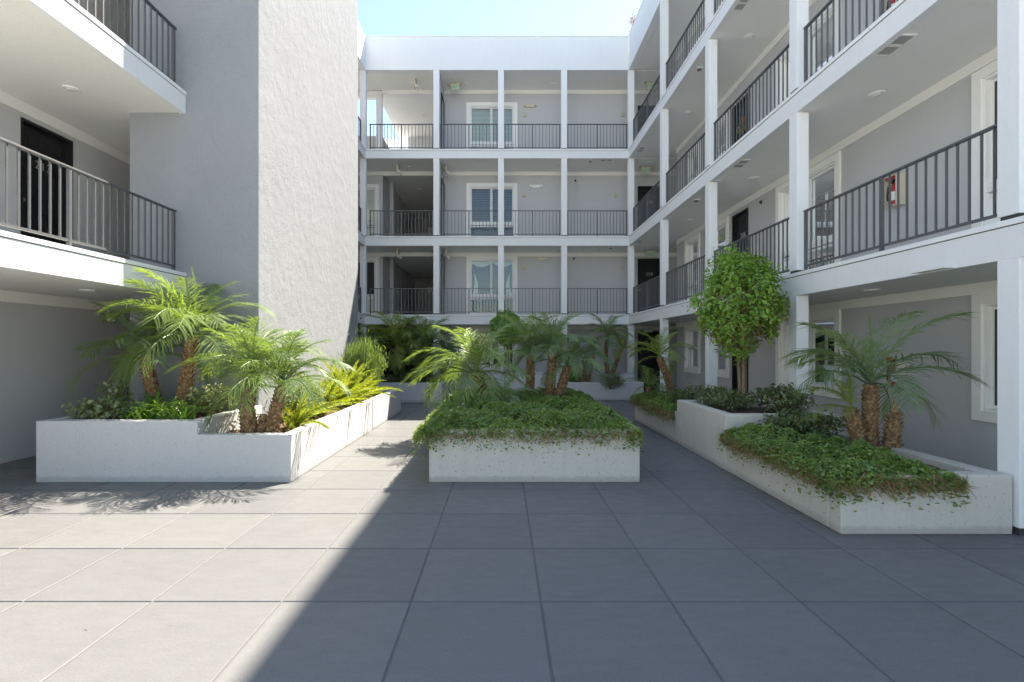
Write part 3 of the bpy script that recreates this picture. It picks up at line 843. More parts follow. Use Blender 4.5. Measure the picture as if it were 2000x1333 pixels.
MB().tube([(4.02,5.06,.82),(4.01,5.05,.92),(3.985,5.04,1.0)], [.03,.018,.004], 6).build('dry_tip', M['dead_stems'], sp)
palm((3.26,9.40,.42), (2.97,9.35,1.29), .075, .055, 9, .70, 'yellow-green palm leaning left at the far end of the right planter', GP, 'frond_yellow', seed=49, via=(3.16,9.4,.85), fronds=[('arch',175,1),('flat',190,1),('up',160,.9),('arch',5,.95),('up',20,.9),('flat',-20,.7),('up',100,.8)])
palm((2.86,9.6,.42), (2.84,9.6,.70), .05, .04, 9, .62, 'small palm low below the leaning yellow-green palm', GP, 'frond', seed=53)

# ---- far-left corner palms
for (b, c, n, L, lab, mk, s) in (
    ((-2.95,14.0,.45), (-2.95,13.95,1.55), 24, 1.2, 'yellow-green palm on the left of the far left corner planter', 'frond_yellow', 61),
    ((-2.20,14.1,.45), (-2.18,14.05,1.52), 24, 1.15, 'bluish palm with stiff raised fronds in the far left corner planter', 'frond', 65),
    ((-2.36,13.6,.45), (-2.34,13.55,.95), 18, .85, 'low pale-green palm hanging over the front of the far left corner planter', 'frond', 69),
    ((-1.75,14.5,.45), (-1.62,14.45,1.20), 15, .8, 'dark palm by the post at the right end of the far left corner planter', 'frond_blue', 73),
    ((-3.75,14.3,.45), (-3.80,14.25,1.35), 15, .95, 'dark palm against the tower corner in the far left corner planter', 'frond_blue', 77)):
    palm(b, c, .08, .06, n, L, lab, GP, mk, seed=s, droopy=.05)
# ---- far middle planter palms
palm((3.12,14.6,.62), (3.10,14.6,1.82), .06, .05, 17, .80, 'taller dark palm in the upper tier under the far block', GP, 'frond_blue', seed=81, via=(3.05,14.6,1.2))
palm((3.22,14.6,.62), (3.50,14.5,1.42), .06, .05, 12, .65, 'yellowish palm leaning right in the upper tier under the far block', GP, 'frond_yellow', seed=85)
h = thing('palm', (2.35,14.0,.44), 'multi-stemmed palm in the lower tier under the far block', 'palm', GP)
for i, (dx, dx2) in enumerate(((-.05,-.28), (0,-.02), (.06,.22))):
    palm((2.35+dx,14.0,.44), (2.35+dx2,13.95,1.12+.05*i), .055, .05, 9, .75, None, None, 'frond_blue', seed=90+i, parent=h)

# ------------------------------------------------------------------ ball-headed trees
def ball_tree(base, c, r, rz, n, size, mat, label, stems, cat='tree', twigs=700, holes=0.0, group='ball-clipped trees'):
    t = thing('clipped_tree', base, label, cat, group)
    b = Vector(base); c = Vector(c)
    mb = MB()
    for i in range(stems):
        w = 2*math.pi*i/stems; off = Vector((math.cos(w), math.sin(w), 0))
        pts = [b + off*.03, b.lerp(c, .45) + off*.045, b.lerp(c, .75) + off*r*.16, c + off*r*.45 + Vector((0,0,rz*.15))]
        mb.tube(pts, [.030, .022, .016, .005], 7)
    mb.build('trunk', M['bark'], t, smooth=True)
    br = MB()
    rs = random.Random(5)
    for i in range(26):
        w = rs.uniform(0, 6.28); el = rs.uniform(-.5, 1.2)
        o = Vector((math.cos(w)*math.cos(el), math.sin(w)*math.cos(el), math.sin(el)))
        s = b.lerp(c, rs.uniform(.6, .95)); e_ = c + Vector((o.x*r, o.y*r, o.z*rz))*rs.uniform(.6,.9)
        mid = s.lerp(e_, .5) + Vector((rs.uniform(-.05,.05), rs.uniform(-.05,.05), -.02))
        br.tube([s, mid, e_], [.010, .006, .002], 5)
    br.build('branch', M['bark'], t)
    D = rng.normal(size=(n,3)); D /= np.linalg.norm(D, axis=1, keepdims=True)
    ph = D[:,0]*5.1 + D[:,1]*3.7; lump = 1 + .07*np.sin(ph*1.1 + D[:,2]*4) + .05*np.sin(D[:,0]*9+D[:,2]*7) + .05*np.sin(D[:,1]*8-D[:,2]*5+2)
    rad = (1 - np.abs(rng.normal(size=n))*.15).clip(.45, 1.06) * lump
    if holes:
        keep = (np.sin(D[:,0]*7+1.3)*np.sin(D[:,1]*6+.5)*np.sin(D[:,2]*8+.9) + .25*rng.normal(size=n)) > -holes
        keep &= (D[:,2] > -.55) | (rng.random(n) < .45)
        D = D[keep]; rad = rad[keep]
    if holes:                                    # leaves gather in sprays with gaps between them
        k = 320; T = rng.normal(size=(k,3)); T /= np.linalg.norm(T, axis=1, keepdims=True)
        tr_ = (1-np.abs(rng.normal(size=k))*.17).clip(.5,1.08)*(1 + .07*np.sin(T[:,0]*5+T[:,2]*4) + .05*np.sin(T[:,1]*8-T[:,2]*5+2))
        j = rng.integers(0, k, len(D)); D = T[j] + rng.normal(size=(len(D),3))*.085; rad = tr_[j]*(1+rng.normal(size=len(D))*.03)
        keep = (D[:,2] > -.6) | (rng.random(len(D)) < .4); D = D[keep]; rad = rad[keep]
    P = D*rad[:,None]
    P[:,:2] *= np.where(P[:,2] < 0, 1+.42*P[:,2], 1 - .06*P[:,2])[:,None]
    P = np.array(c) + P*np.array([r, r, rz])
    Nn = D*.8 + np.array([0,0,.5]) + rng.normal(size=D.shape)*.55
    leaf_cloud('crown', P, Nn, size, .55, M[mat], t, kind='stuff')
    k = twigs
    D2 = rng.normal(size=(k,3)); D2 /= np.linalg.norm(D2, axis=1, keepdims=True); D2[:,2] = D2[:,2]*.7 - .25
    P2 = np.array(c) + D2*(rng.random(k)**.5)[:,None]*np.array([r,r,rz])*.8
    strands('twigs', P2, D2 + rng.normal(size=D2.shape)*.5, .20, .0022, M['twig'], t, kind='stuff', droop=.1)
    return t
ball_tree((3.46,7.1,.6), (3.38,7.05,2.08), .61, .75, 17500, .060, 'ball', 'leafy ball-headed tree with bare stems in the raised box of the right planter', 4, holes=.16, twigs=2200)
ball_tree((.16,14.7,.64), (.12,14.7,2.04), .50, .53, 6500, .050, 'ball_dense', 'dense clipped ball tree behind the middle planter, before the far block', 1, twigs=60)

# ------------------------------------------------------------------ ground cover and shrubs
def cover(x0, y0, x1, y1, z, n, size, label, name='ground_cover', mat='cover', mound=.14, over=(.12,.12,.12,.12), stems=2500, hang=.09, flowers=0, thick=.10):
    """a creeping mass over a bed: leaves on a lumpy mound that spills over the rim, dead stems under the spill"""
    root = thing(name, ((x0+x1)/2, (y0+y1)/2, z), label, 'ground cover'); root['kind'] = 'stuff'
    l, r, f, b = over
    X = rng.uniform(x0-l, x1+r, n); Y = rng.uniform(y0-f, y1+b, n)
    m = int(n*.38)                                # denser along the spilling edges
    fr = (x1-x0)/((x1-x0)+(y1-y0)*(int(l > 0)+int(r > 0))) if f > 0 else 0
    pick = rng.random(m)
    Y[:m] = np.where(pick < fr, y0-f*rng.random(m)**.8+.17*rng.random(m), Y[:m])
    side = (rng.random(m) < .6) if r > 0 else np.ones(m, bool)
    X[:m] = np.where(pick >= fr, np.where(side, x0-l*rng.random(m)**.8+.17*rng.random(m), x1+r*rng.random(m)**.8-.15*rng.random(m)), X[:m])
    def height(X, Y):
        lump = .045*np.sin(X*5.3+1)*np.sin(Y*4.1+.4) + .035*np.sin(X*11+Y*7) + .02*np.sin(X*23-Y*19)
        dx = np.minimum(X-(x0-l), (x1+r)-X); dy = np.minimum(Y-(y0-f), (y1+b)-Y)
        e_ = np.minimum(dx if (l > 0 or r > 0) else 9, dy)
        edge = np.clip(e_/.20, 0, 1)
        return z + mound*np.clip(e_/.30,0,1)**.55 + lump*edge - hang*(1-edge)**2*rng.random(len(X)), edge
    H, E = height(X, Y)
    tilt = np.stack([np.zeros(n), np.zeros(n), np.ones(n)], 1)*1.1 + rng.normal(size=(n,3))*.42
    Z = H - np.abs(rng.normal(size=n))*thick*(.35+.55*(1-E))
    leaf_cloud('leaves', np.stack([X, Y, Z], 1), tilt, size, .75, M[mat], root, kind='stuff')
    if stems:
        # only along the spilling edges
        P = []; D = []
        per = []
        if f > 0: per.append(((x0-l*.5, y0-f*.5), (x1+r*.5, y0-f*.5), (0,-1)))
        if l > 0: per.append(((x0-l*.5, y0), (x0-l*.5, y1), (-1,0)))
        if r > 0: per.append(((x1+r*.5, y0), (x1+r*.5, y1), (1,0)))
        tot = sum(math.dist(a, b) for a, b, _ in per)
        for pa, pb, o in per:
            k = int(.6*stems*math.dist(pa, pb)/tot)
            t = rng.random(k)
            px_ = pa[0]+(pb[0]-pa[0])*t + rng.normal(size=k)*.015; py_ = pa[1]+(pb[1]-pa[1])*t + rng.normal(size=k)*.015
            pz = z + rng.normal(size=k)*.028 - .045
            P.append(np.stack([px_,py_,pz],1)); D.append(np.stack([o[0]*.5+rng.normal(size=k)*.6, o[1]*.5+rng.normal(size=k)*.6, -.35+rng.normal(size=k)*.3],1))
        strands('dead_stems', np.concatenate(P), np.concatenate(D), .10, .0024, M['dead_stems'], root, kind='stuff', droop=.35)
    if flowers:
        X = rng.uniform(x0-l, x0+.5, flowers); Y = rng.uniform(y0, y1, flowers); H, E = height(X, Y)
        leaf_cloud('flowers', np.stack([X,Y,H+.015],1), np.tile([0,0,1.],(flowers,1))+rng.normal(size=(flowers,3))*.3, .03, .9, M['flower'], root, kind='stuff')
    return root
cover(-.78, 5.48, 1.49, 9.45, .59, 62000, .029, 'leafy ground cover spilling with dead brown stems over the middle planter', over=(.20,.05,.15,.05), stems=4200, flowers=60, mound=.10, hang=.13)
cover(2.72, 3.98, 3.66, 5.93, .475, 26000, .030, 'bright green ground cover spilling over the front box of the right planter', over=(.15,0,.13,0), stems=3000, mound=.085)
cover(2.72, 7.68, 3.80, 10.0, .50, 22000, .030, 'ground cover trailing brown stems at the far box of the right planter', over=(.15,0,.0,.05), stems=3000, mound=.11)

def shrub(label, c, rad, n, size, mat, cat='shrub', group=None, aspect=.55, stems=14, up=.5, blade=False, name='shrub', base=None):
    c = Vector(c); base = base or (c.x, c.y, c.z-rad[2])
    t = thing(name, base, label, cat, group)
    mb = MB(); rs = random.Random(n)
    tips = []
    for i in range(stems):
        w = rs.uniform(0, 6.28); rr = rs.uniform(.2, .9); el = rs.uniform(.0, 1)
        e_ = c + Vector((math.cos(w)*rr*rad[0], math.sin(w)*rr*rad[1], (el*1.5-.5)*rad[2]*(1.05-rr*.4)))
        b = Vector(base) + Vector((math.cos(w)*.05, math.sin(w)*.05, 0))
        mid = b.lerp(e_, .5) + Vector((0,0,.04)); mb.tube([b, mid, e_], [.008,.006,.003], 5); tips.append(e_)
    mb.build('stem', M['bark'], t)
    tips = np.array([tuple(p) for p in tips])
    D = rng.normal(size=(n,3)); D /= np.linalg.norm(D, axis=1, keepdims=True)
    P1 = np.array(c) + D*(rng.random(n)**.4)[:,None]*np.array(rad)
    P2 = tips[rng.integers(0, len(tips), n)] + rng.normal(size=(n,3))*np.array(rad)*.22
    P = np.where(rng.random(n)[:,None] < .45, P1, P2); P[:,2] = np.maximum(P[:,2], base[2]+.02)
    if blade:
        dirs = D*.55 + np.array([0,0,1.]); Nn = np.cross(dirs, rng.normal(size=(n,3)))
        leaf_cloud('foliage', P, Nn, size, aspect, M[mat], t, dirs=dirs, kind='stuff')
    else:
        leaf_cloud('foliage', P, D*.4 + np.array([0,0,up]) + rng.normal(size=(n,3))*.5, size, aspect, M[mat], t, kind='stuff')
    return t
shrub('feathery light-green upright bush in the left planter by the shadow line', (-2.86,10.1,1.0), (.38,.38,.56), 8500, .10, 'feather', aspect=.10, stems=30, blade=True, name='feathery_bush', cat='bush')
shrub('grey-green round-leaved shrub at the left end of the left planter', (-4.75,5.85,.73), (.34,.22,.14), 520, .050, 'shrub', group='round-leaved shrubs', aspect=.7)
shrub('taller sprig of round leaves rising at the far left of the left planter', (-4.88,6.25,.88), (.18,.18,.25), 240, .050, 'shrub', group='round-leaved shrubs', aspect=.7)
shrub('pale round-leaved shrub right of the strap-leaved clump in the left planter', (-3.72,6.35,.82), (.36,.26,.20), 620, .055, 'shrub', group='round-leaved shrubs', aspect=.65)
shrub('green shrub under the paired palms beside the grey tower', (-2.95,7.2,.72), (.32,.5,.24), 1200, .055, 'cover_dark', group='dark shrubs in the planters')
shrub('dark twiggy shrub left of the ball tree stems', (3.15,7.0,.75), (.40,.42,.15), 1500, .045, 'cover_dark', group='dark shrubs in the planters')
shrub('dark twiggy shrub right of the ball tree stems', (3.72,6.6,.78), (.34,.45,.17), 1300, .05, 'cover_dark', group='dark shrubs in the planters')
shrub('dark shrub between the far ground cover and the ball tree', (3.2,8.0,.66), (.46,.5,.18), 2000, .045, 'cover_dark', group='dark shrubs in the planters')
shrub('dark leafy shrub behind the bright ground cover in the right planter', (3.45,5.72,.58), (.48,.32,.15), 1600, .05, 'cover_dark', group='dark shrubs in the planters')
shrub('dark low shrub under the palms of the far left corner planter', (-2.5,13.45,.62), (.75,.28,.20), 2600, .05, 'cover_dark', group='dark shrubs in the planters')
shrub('round dark green bush at the left end of the lower tier under the far block', (2.0,13.95,.68), (.26,.22,.22), 2200, .04, 'ball_dense', name='round_bush', cat='bush')
shrub('slender dark shrub standing in shade at the tower corner', (-3.72,12.6,1.3), (.26,.25,.75), 1500, .07, 'cover_dark', group='dark shrubs in the planters', base=(-3.72,12.6,0))
shrub('grey-green drooping plant over the front of the lower tier', (3.02,13.6,.55), (.34,.2,.22), 900, .10, 'shrub', name='drooping_plant', cat='plant', aspect=.14, up=.2)

# ---- foxtail ferns (thing > plume)
def plume_mesh(seed, L=.55, r=.032):
    rs = random.Random(seed); mb = MB(); n = 14; pts = []; x = z = 0
    e0 = R(rs.uniform(58,72)); e1 = R(rs.uniform(-25, 25))
    for i in range(n+1):
        t = i/n; el = e0+(e1-e0)*t; pts.append(Vector((x, 0, z))); x += math.cos(el)*L/n; z += math.sin(el)*L/n
    mb.tube(pts, [.0045*(1-.7*i/n) for i in range(n+1)], 4)
    for i in range(340):
        t = rs.random()**.9*.98+.02; f = t*n; k = min(int(f), n-1); p = pts[k].lerp(pts[k+1], f-k)
        d = (pts[k+1]-pts[k]).normalized(); w = rs.uniform(0, 6.28)
        a = Vector((0,1,0)); b = d.cross(a); o = (a*math.cos(w)+b*math.sin(w))
        rr = r*(math.sin(math.pi*min(1,(t*.93+.1)))**.55)*rs.uniform(.7,1.1)
        dirn = (o + d*.9).normalized(); s = d.cross(o).normalized()*.0042
        mb.add([p-s, p+s, p+dirn*rr*1.35], [(0,1,2)])
    m = mb.mesh('plume'); m.materials.append(M['fox']); return m
PLM = [plume_mesh(s) for s in range(5)]
def foxtail(c, n, L, label, bias=0, spread=360, seed=1):
    rs = random.Random(seed); t = thing('foxtail_fern', c, label, 'fern', 'foxtail ferns in the left planter')
    for i in range(n):
        az = bias + (rs.random()-.5)*spread
        tilt = rs.uniform(-.45, .45)
        place('plume', rs.choice(PLM), None, t, (c[0]+rs.uniform(-.08,.08), c[1]+rs.uniform(-.08,.08), c[2]), (0, tilt, R(az)), (L*rs.uniform(.75,1.25),)*3)
foxtail((-2.66,6.25,.45), 28, 1.05, 'small foxtail fern at the front of the left planter, leaning over its rim', bias=-20, spread=230, seed=2)
foxtail((-2.78,7.45,.45), 40, 1.4, 'middle foxtail fern with upright plumes in the left planter', bias=-10, spread=300, seed=3)
foxtail((-2.72,8.5,.45), 46, 1.6, 'largest yellow-green foxtail fern spilling over the sunny side of the left planter', bias=-20, spread=280, seed=4)
foxtail((-2.75,9.3,.45), 26, 1.25, 'rearmost foxtail fern of the left planter, before the feathery bush', bias=-40, spread=240, seed=6)

# ---- strap-leaved clump (thing > leaf)
def strap_mesh(seed, L=.42, w=.016):
    rs = random.Random(seed); mb = MB(); n = 6; x = z = 0; e0 = R(rs.uniform(65,80)); e1 = R(rs.uniform(-60,-15)); vs = []; fs = []
    for i in range(n+1):
        t = i/n; el = e0+(e1-e0)*t**1.3; ww = w*(1-.9*t**3); 
        vs += [(x,-ww,z),(x,0,z-.004),(x,ww,z)]; x += math.cos(el)*L/n; z += math.sin(el)*L/n
    for i in range(n): fs += [(3*i,3*i+1,3*i+4,3*i+3),(3*i+1,3*i+2,3*i+5,3*i+4)]
    m = mb.add(vs, fs).mesh('leaf'); m.materials.append(M['strap']); return m
STM = [strap_mesh(s) for s in range(6)]
def straps(c, n, rx, ry, L, label, seed):
    rs = random.Random(seed); t = thing('strap_leaved_plant', c, label, 'plant', 'strap-leaved plants')
    for i in range(n):
        place('leaf', rs.choice(STM), None, t, (c[0]+rs.uniform(-rx,rx), c[1]+rs.uniform(-ry,ry), c[2]), (rs.uniform(-.2,.2), rs.uniform(-.3,.35), rs.uniform(0,6.28)), (L*rs.uniform(.8,1.25),)*3)
straps((-4.02,5.82,.60), 110, .36, .14, .85, 'bright green strap-leaved clump at the front of the raised box of the left planter', 3)
straps((-4.42,6.25,.60), 26, .10, .10, 1.0, 'dark strap-leaved tuft at the foot of the leaning palm in the left planter', 5)

# small dry tree top behind the roof
tr = thing('tree', (8.15, 30.5, 0), 'sparse tree top just showing above the right-hand roof', 'tree')
MB().tube([(8.15,30.5,0),(8.1,30.5,12),(8.1,30.5,21.6)], [.25,.15,.03], 8).build('trunk', M['bark'], tr)
P = np.stack([8.1+rng.normal(size=900)*.13, 30.5+rng.normal(size=900)*.2, rng.uniform(17.0,21.9,900)], 1)
leaf_cloud('crown', P, rng.normal(size=(900,3)), .13, .4, M['twig'], tr, kind='stuff')

# ------------------------------------------------------------------ small fittings
FPX, CX, CY = 966.0, 981.0, 676.5
def on_z(px, py, z):                   # a point of the photo on the horizontal plane at height z
    P = (CY-py)/(z-1.5); return ((px-CX)/P, FPX/P)
def downlight(x, y, z, label):
    t = thing('ceiling_light', (x,y,z), label, 'ceiling light', 'recessed round ceiling lights')
    Mx = Matrix.Translation((x,y,z)) @ Matrix.Rotation(R(180), 4, 'X')
    MB(Mx).lathe([(.095,-.002),(.095,.008),(.088,.014),(.066,.012),(.064,.004)], 20).build('ring', M['white_plastic'], t, smooth=True)
    MB(Mx).lathe([(.064,.002),(.050,.0165),(.02,.021)], 20).build('lens', M['lens'], t, smooth=True)
def vent(x, y, z, label, along='y'):
    t = thing('ceiling_vent', (x,y,z), label, 'vent', 'ceiling vents of the galleries')
    mb = MB(Matrix.Translation((x,y,z)) @ (Matrix.Rotation(R(90),4,'Z') if along == 'y' else Matrix.Identity(4)))
    w, d = .17, .075
    mb.box((-w-.02,-d-.02,-.012),(w+.02,-d,-.0005)); mb.box((-w-.02,d,-.012),(w+.02,d+.02,-.0005))
    mb.box((-w-.02,-d,-.012),(-w,d,-.0005)); mb.box((w,-d,-.012),(w+.02,d,-.0005)); mb.box((-.018,-d,-.012),(.018,d,-.0005))
    mb.build('frame', M['white_plastic'], t)
    g_ = MB(mb.M)
    g_.box((-w,-d,-.004),(w,d,-.0005))
    for i in range(9):
        yy = -d+2*d*(i+.5)/9; g_.box((-w,yy-.003,-.010),(-.018,yy+.003,-.004)); g_.box((.018,yy-.003,-.010),(w,yy+.003,-.004))
    g_.build('grille', M['grille'], t)
def detector(x, y, z, label):
    t = thing('smoke_detector', (x,y,z), label, 'smoke detector', 'smoke detectors on the gallery ceilings')
    MB().box((x-.06,y-.06,z-.03),(x+.06,y+.06,z-.0005)).build('base', M['white_plastic'], t, bevel=.006)
    MB(Matrix.Translation((x,y,z-.03)) @ Matrix.Rotation(R(180),4,'X')).lathe([(.05,0),(.045,.02),(.03,.028)], 14).build('sensor', M['lamp_metal'], t, smooth=True)
where_b = ['corridor bay', 'first window bay', 'second window bay', 'end bay']
for z, k, pts in ((CE[3],3,((802,163,0),(909,163,1),(1079,164,2))), (CE[2],2,((798,326,0),(915,325,1),(1089,325,2))), (CE[1],1,((799,488,0),(914,488,1),(1089,489,2)))):
    for px_, py_, b in pts:
        x, y = on_z(px_, py_, z)
        downlight(x, y, z, f'recessed ceiling light of the {FLOOR[k]}-floor gallery on the far block, {where_b[b]}')
for z, k, px_, py_, w_ in ((CE[3],3,1257,163,'above the corner door'), (CE[2],2,1268,318,'in the far corner'), (CE[2],2,1345,220,'near the third post'), (CE[2],2,1463,72,'before the second post'),
                       (CE[1],1,1350,430,'near the third post'), (CE[1],1,1472,348,'over the door bay'), (CE[1],1,1712,184,'over the fire extinguisher bay'), (CE[0],0,1703,566,'over the leafless palm stub')):
    x, y = on_z(px_, py_, z); downlight(x, y, z, f'recessed ceiling light of the {FLOOR[k]}-floor right-hand gallery {w_}')
x, y = on_z(139, 174, CE[1]); downlight(x, y, CE[1], 'recessed ceiling light outside the black door on the left-hand gallery')
x, y = on_z(173, 567, CE[0]); downlight(x, y, CE[0], 'recessed ceiling light under the lowest left-hand gallery')
x, y = on_z(826, 226, CE[3]); downlight(x, y, CE[3], 'recessed ceiling light deep in the open top-floor corridor')
for k, px_, py_ in ((2,819,370), (1,822,516)):
    x, y = on_z(px_, py_, CE[k]); downlight(x, y, CE[k], f'recessed ceiling light inside the {FLOOR[k]}-floor corridor of the far block')
for k, px_, py_, al, w_ in ((2,1184,313,'x','over the end bay of the far block'), (1,1160,482,'x','over the end bay of the far block'), (2,1252,292,'y','in the far right corner'), (1,1249,472,'y','in the far right corner'),
                        (2,1450,6,'y','of the right-hand wing above the door bay'), (1,1447,320,'y','of the right-hand wing above the door bay'), (1,1747,88,'y','of the right-hand wing above the extinguisher'), (0,1828,527,'y','of the right-hand wing nearest the big post')):
    x, y = on_z(px_, py_, CE[k]); vent(x, y, CE[k], f'ceiling vent of the {FLOOR[k]}-floor gallery {w_}', al)
for k, px_, py_, w_ in ((2,1153,314,'of the far block'), (1,1192,483,'of the far block'), (2,1366,133,'of the right-hand wing'), (1,1360,390,'of the right-hand wing')):
    x, y = on_z(px_, py_, CE[k]); detector(x, y, CE[k], f'square smoke detector on the {FLOOR[k]}-floor ceiling {w_}')

def exit_sign(x, y, z, label, heads=True, rot=0):
    """plate hung from the ceiling at z, faces -Y"""
    t = thing('exit_sign', (x,y,z), label, 'exit sign', 'exit signs')
    Mx = Matrix.Translation((x,y,z)) @ Matrix.Rotation(R(rot),4,'Z')
    MB(Mx).box((-.03,-.03,-.05),(.03,.03,-.0005)).build('canopy', M['beige'], t)
    MB(Mx).box((-.15,-.022,-.25),(.15,.022,-.05)).build('plate', M['sign_plate'], t, bevel=.004)
    cu = bpy.data.curves.new('lettering','FONT'); cu.body = 'EXIT'; cu.size = .15; cu.align_x = 'CENTER'; cu.extrude = .002; cu.offset = .003
    o = text_mesh('lettering', cu, M['green_letters'])
    o.parent = t; o.matrix_local = Matrix.Rotation(R(rot),4,'Z') @ Matrix.Translation((0,-.0245,-.205)) @ Matrix.Rotation(R(90),4,'X')
    if heads:
        for s in (-1,1):
            hm = MB(Mx @ Matrix.Translation((s*.19,-.02,-.09)) @ Matrix.Rotation(R(70),4,'X') @ Matrix.Rotation(R(s*25),4,'Y'))
            hm.lathe([(.022,-.04),(.045,0),(.05,.05),(.046,.056)], 12); hm.build('lamp_head', M['beige'], t, smooth=True)
            MB(Mx).box((s*.14,-.012,-.10),(s*.19,.012,-.075)).build('arm', M['beige'], t)
exit_sign(-1.60, 16.75, CE[3], 'exit sign with twin lamps on the top-floor ceiling of the window bay', rot=-8)
exit_sign(5.02, 16.7, CE[3], 'exit sign with twin lamps before the top-floor corner door')
exit_sign(4.83, 16.7, CE[2], 'exit sign with twin lamps before the third-floor corner door')
exit_sign(5.0, 16.7, CE[1], 'exit sign with twin lamps above door 208')
exit_sign(4.93, 16.7, CE[0], 'exit sign without lamps above the ground-floor corner door', heads=False)
exit_sign(-3.75, 16.8, CE[0], 'green exit sign above the dark ground-floor passage behind the far palms', heads=False)
def emergency(x, y, z, label, edge=False):
    """twin-lamp emergency light seen end-on, hung from the ceiling"""
    t = thing('emergency_light', (x,y,z), label, 'emergency light', 'hanging emergency lights')
    MB().box((x-.035,y-.10,z-.04),(x+.035,y+.10,z-.0005)).build('canopy', M['beige'], t, bevel=.004)
    MB().box((x-.03,y-.15,z-.24),(x+.03,y+.15,z-.04)).build('housing', M['beige_metal'], t, bevel=.005)
    for s in (-1, 1):
        hm = MB(Matrix.Translation((x+.05,y+s*.12,z-.25)) @ Matrix.Rotation(R(150),4,'X') @ Matrix.Rotation(R(25),4,'Y'))
        hm.lathe([(.022,-.04),(.045,0),(.05,.05),(.046,.056)], 12).build('lamp_head', M['white_plastic'], t, smooth=True)
for k, x in ((3,-2.92),(2,-3.50),(1,-3.50)): emergency(x, 16.6, CE[k], f'hanging emergency light end-on in the {FLOOR[k]}-floor corridor bay')
for k, x in ((2,-1.88),(1,-1.87),(0,-1.80)): emergency(x, 16.7, CE[k], f'small twin-lamp emergency light beside the {FLOOR[k]}-floor divider wall of the window bay')
def wall_lamp(x, z, label, white):
    t = thing('wall_emergency_light', (x,WB,z), label, 'emergency light', 'wall emergency lights')
    m_ = M['white_plastic' if white else 'beige_metal']
    MB().box((x-.14,WB-.06,z-.055),(x+.14,WB-.001,z+.055)).build('housing', m_, t, bevel=.01)
    for s in (-1,1):
        hm = MB(Matrix.Translation((x+s*.19,WB-.04,z)) @ Matrix.Rotation(R(70),4,'X')); hm.lathe([(.03,-.03),(.05,0),(.052,.03),(.04,.04)], 12)
        hm.build('lamp_head', m_, t, smooth=True)
wall_lamp(.97, 9.87, 'beige twin-lamp emergency light on the top-floor wall of the far block', False)
wall_lamp(1.18, 7.06, 'white twin-lamp emergency light on the third-floor wall of the far block', True)
wall_lamp(1.38, 4.53, 'pale twin-lamp emergency light on the second-floor wall of the far block', False)
for x, z, lab in ((.77,9.55,'small beige alarm box beside the top-floor window'), (4.2,9.56,'small beige alarm box near the top-floor corner post'), (.76,6.75,'small beige alarm box beside the third-floor window'),
                  (3.96,6.75,'small beige alarm box at the right of the third-floor wall'), (.75,4.22,'small beige alarm box beside the second-floor window'), (4.19,4.23,'small beige alarm box near the second-floor corner post')):
    t = thing('alarm_box', (x,WB,z), lab, 'alarm box', 'beige alarm boxes on the far wall')
    MB().box((x-.055,WB-.05,z-.055),(x+.055,WB-.001,z+.055)).build('case', M['beige'], t, bevel=.006)
    MB().box((x-.03,WB-.055,z-.03),(x+.03,WB-.0505,z+.01)).build('grille', M['beige_metal'], t)
for x, z, lab in ((2.55,7.27,'small black dome camera on the third-floor wall of the far block'), (2.5,4.55,'small black dome camera on the second-floor wall of the far block')):
    t = thing('dome_camera', (x,WB,z), lab, 'camera', 'small wall cameras')
    MB(Matrix.Translation((x,WB-.001,z)) @ Matrix.Rotation(R(90),4,'X')).lathe([(.035,0),(.035,.015),(.028,.035),(.012,.045)],12).build('dome', M['black'], t, smooth=True)
t = thing('dome_camera', (WR,10.3,4.52), 'small black camera on the wall beside door 206', 'camera', 'small wall cameras')
MB(Matrix.Translation((WR-.001,10.3,4.5)) @ Matrix.Rotation(R(-90),4,'Y')).lathe([(.035,0),(.035,.015),(.028,.035),(.012,.045)],12).build('dome', M['black'], t, smooth=True)

def cabinet(z, label):
    y0_, y1_ = 6.62, 6.84; x0_ = WR-.13; h_ = .42
    t = thing('extinguisher_cabinet', (WR, 6.73, z), label, 'extinguisher cabinet', 'fire extinguisher cabinets on the right-hand wall')
    mb = MB(frame_mat((WR, y1_, 0), (0,-1), (-1,0)))
    w = y1_-y0_
    rect_frame(mb, 0, w, z, z+h_, .014, .001, .13); mb.box((.014, .001, z+.014), (w-.014, .012, z+h_-.014))
    mb.build('case', M['beige_metal'], t, bevel=.003)
    b = MB(Matrix.Translation((WR-.065, (y0_+y1_)/2, z+.02)))
    b.lathe([(.036,0),(.038,.02),(.038,.22),(.03,.26),(.016,.28),(.016,.30)], 16)
    b.build('extinguisher', M['red'], t, smooth=True)
    q = MB(mb.M); q.box((.07,.05,z+.32),(w-.05,.085,z+.345)); q.box((.09,.06,z+.35),(w-.02,.075,z+.37)); 
    q.tube([(.10,.09,z+.33),(.05,.10,z+.28),(.045,.11,z+.15),(.06,.115,z+.09)], .010, 7); q.build('hose', M['black'], t)
    lb_ = MB(Matrix.Translation((WR-.065, (y0_+y1_)/2, z+.02))); lb_.lathe([(.0388,.06),(.0388,.18)], 16); lb_.build('paper_label', M['white_plastic'], t)
    s_ = MB(mb.M); s_.box((.03,.118,z+h_-.055),(w-.03,.124,z+h_-.02)); s_.build('red_strip', M['red'], t)
cabinet(.94, 'beige fire extinguisher cabinet on the ground-floor wall behind the arching palm')
cabinet(3.40, 'beige fire extinguisher cabinet on the second-floor wall behind the railing')
cabinet(5.95, 'beige fire extinguisher cabinet on the third-floor wall at the top of the picture')

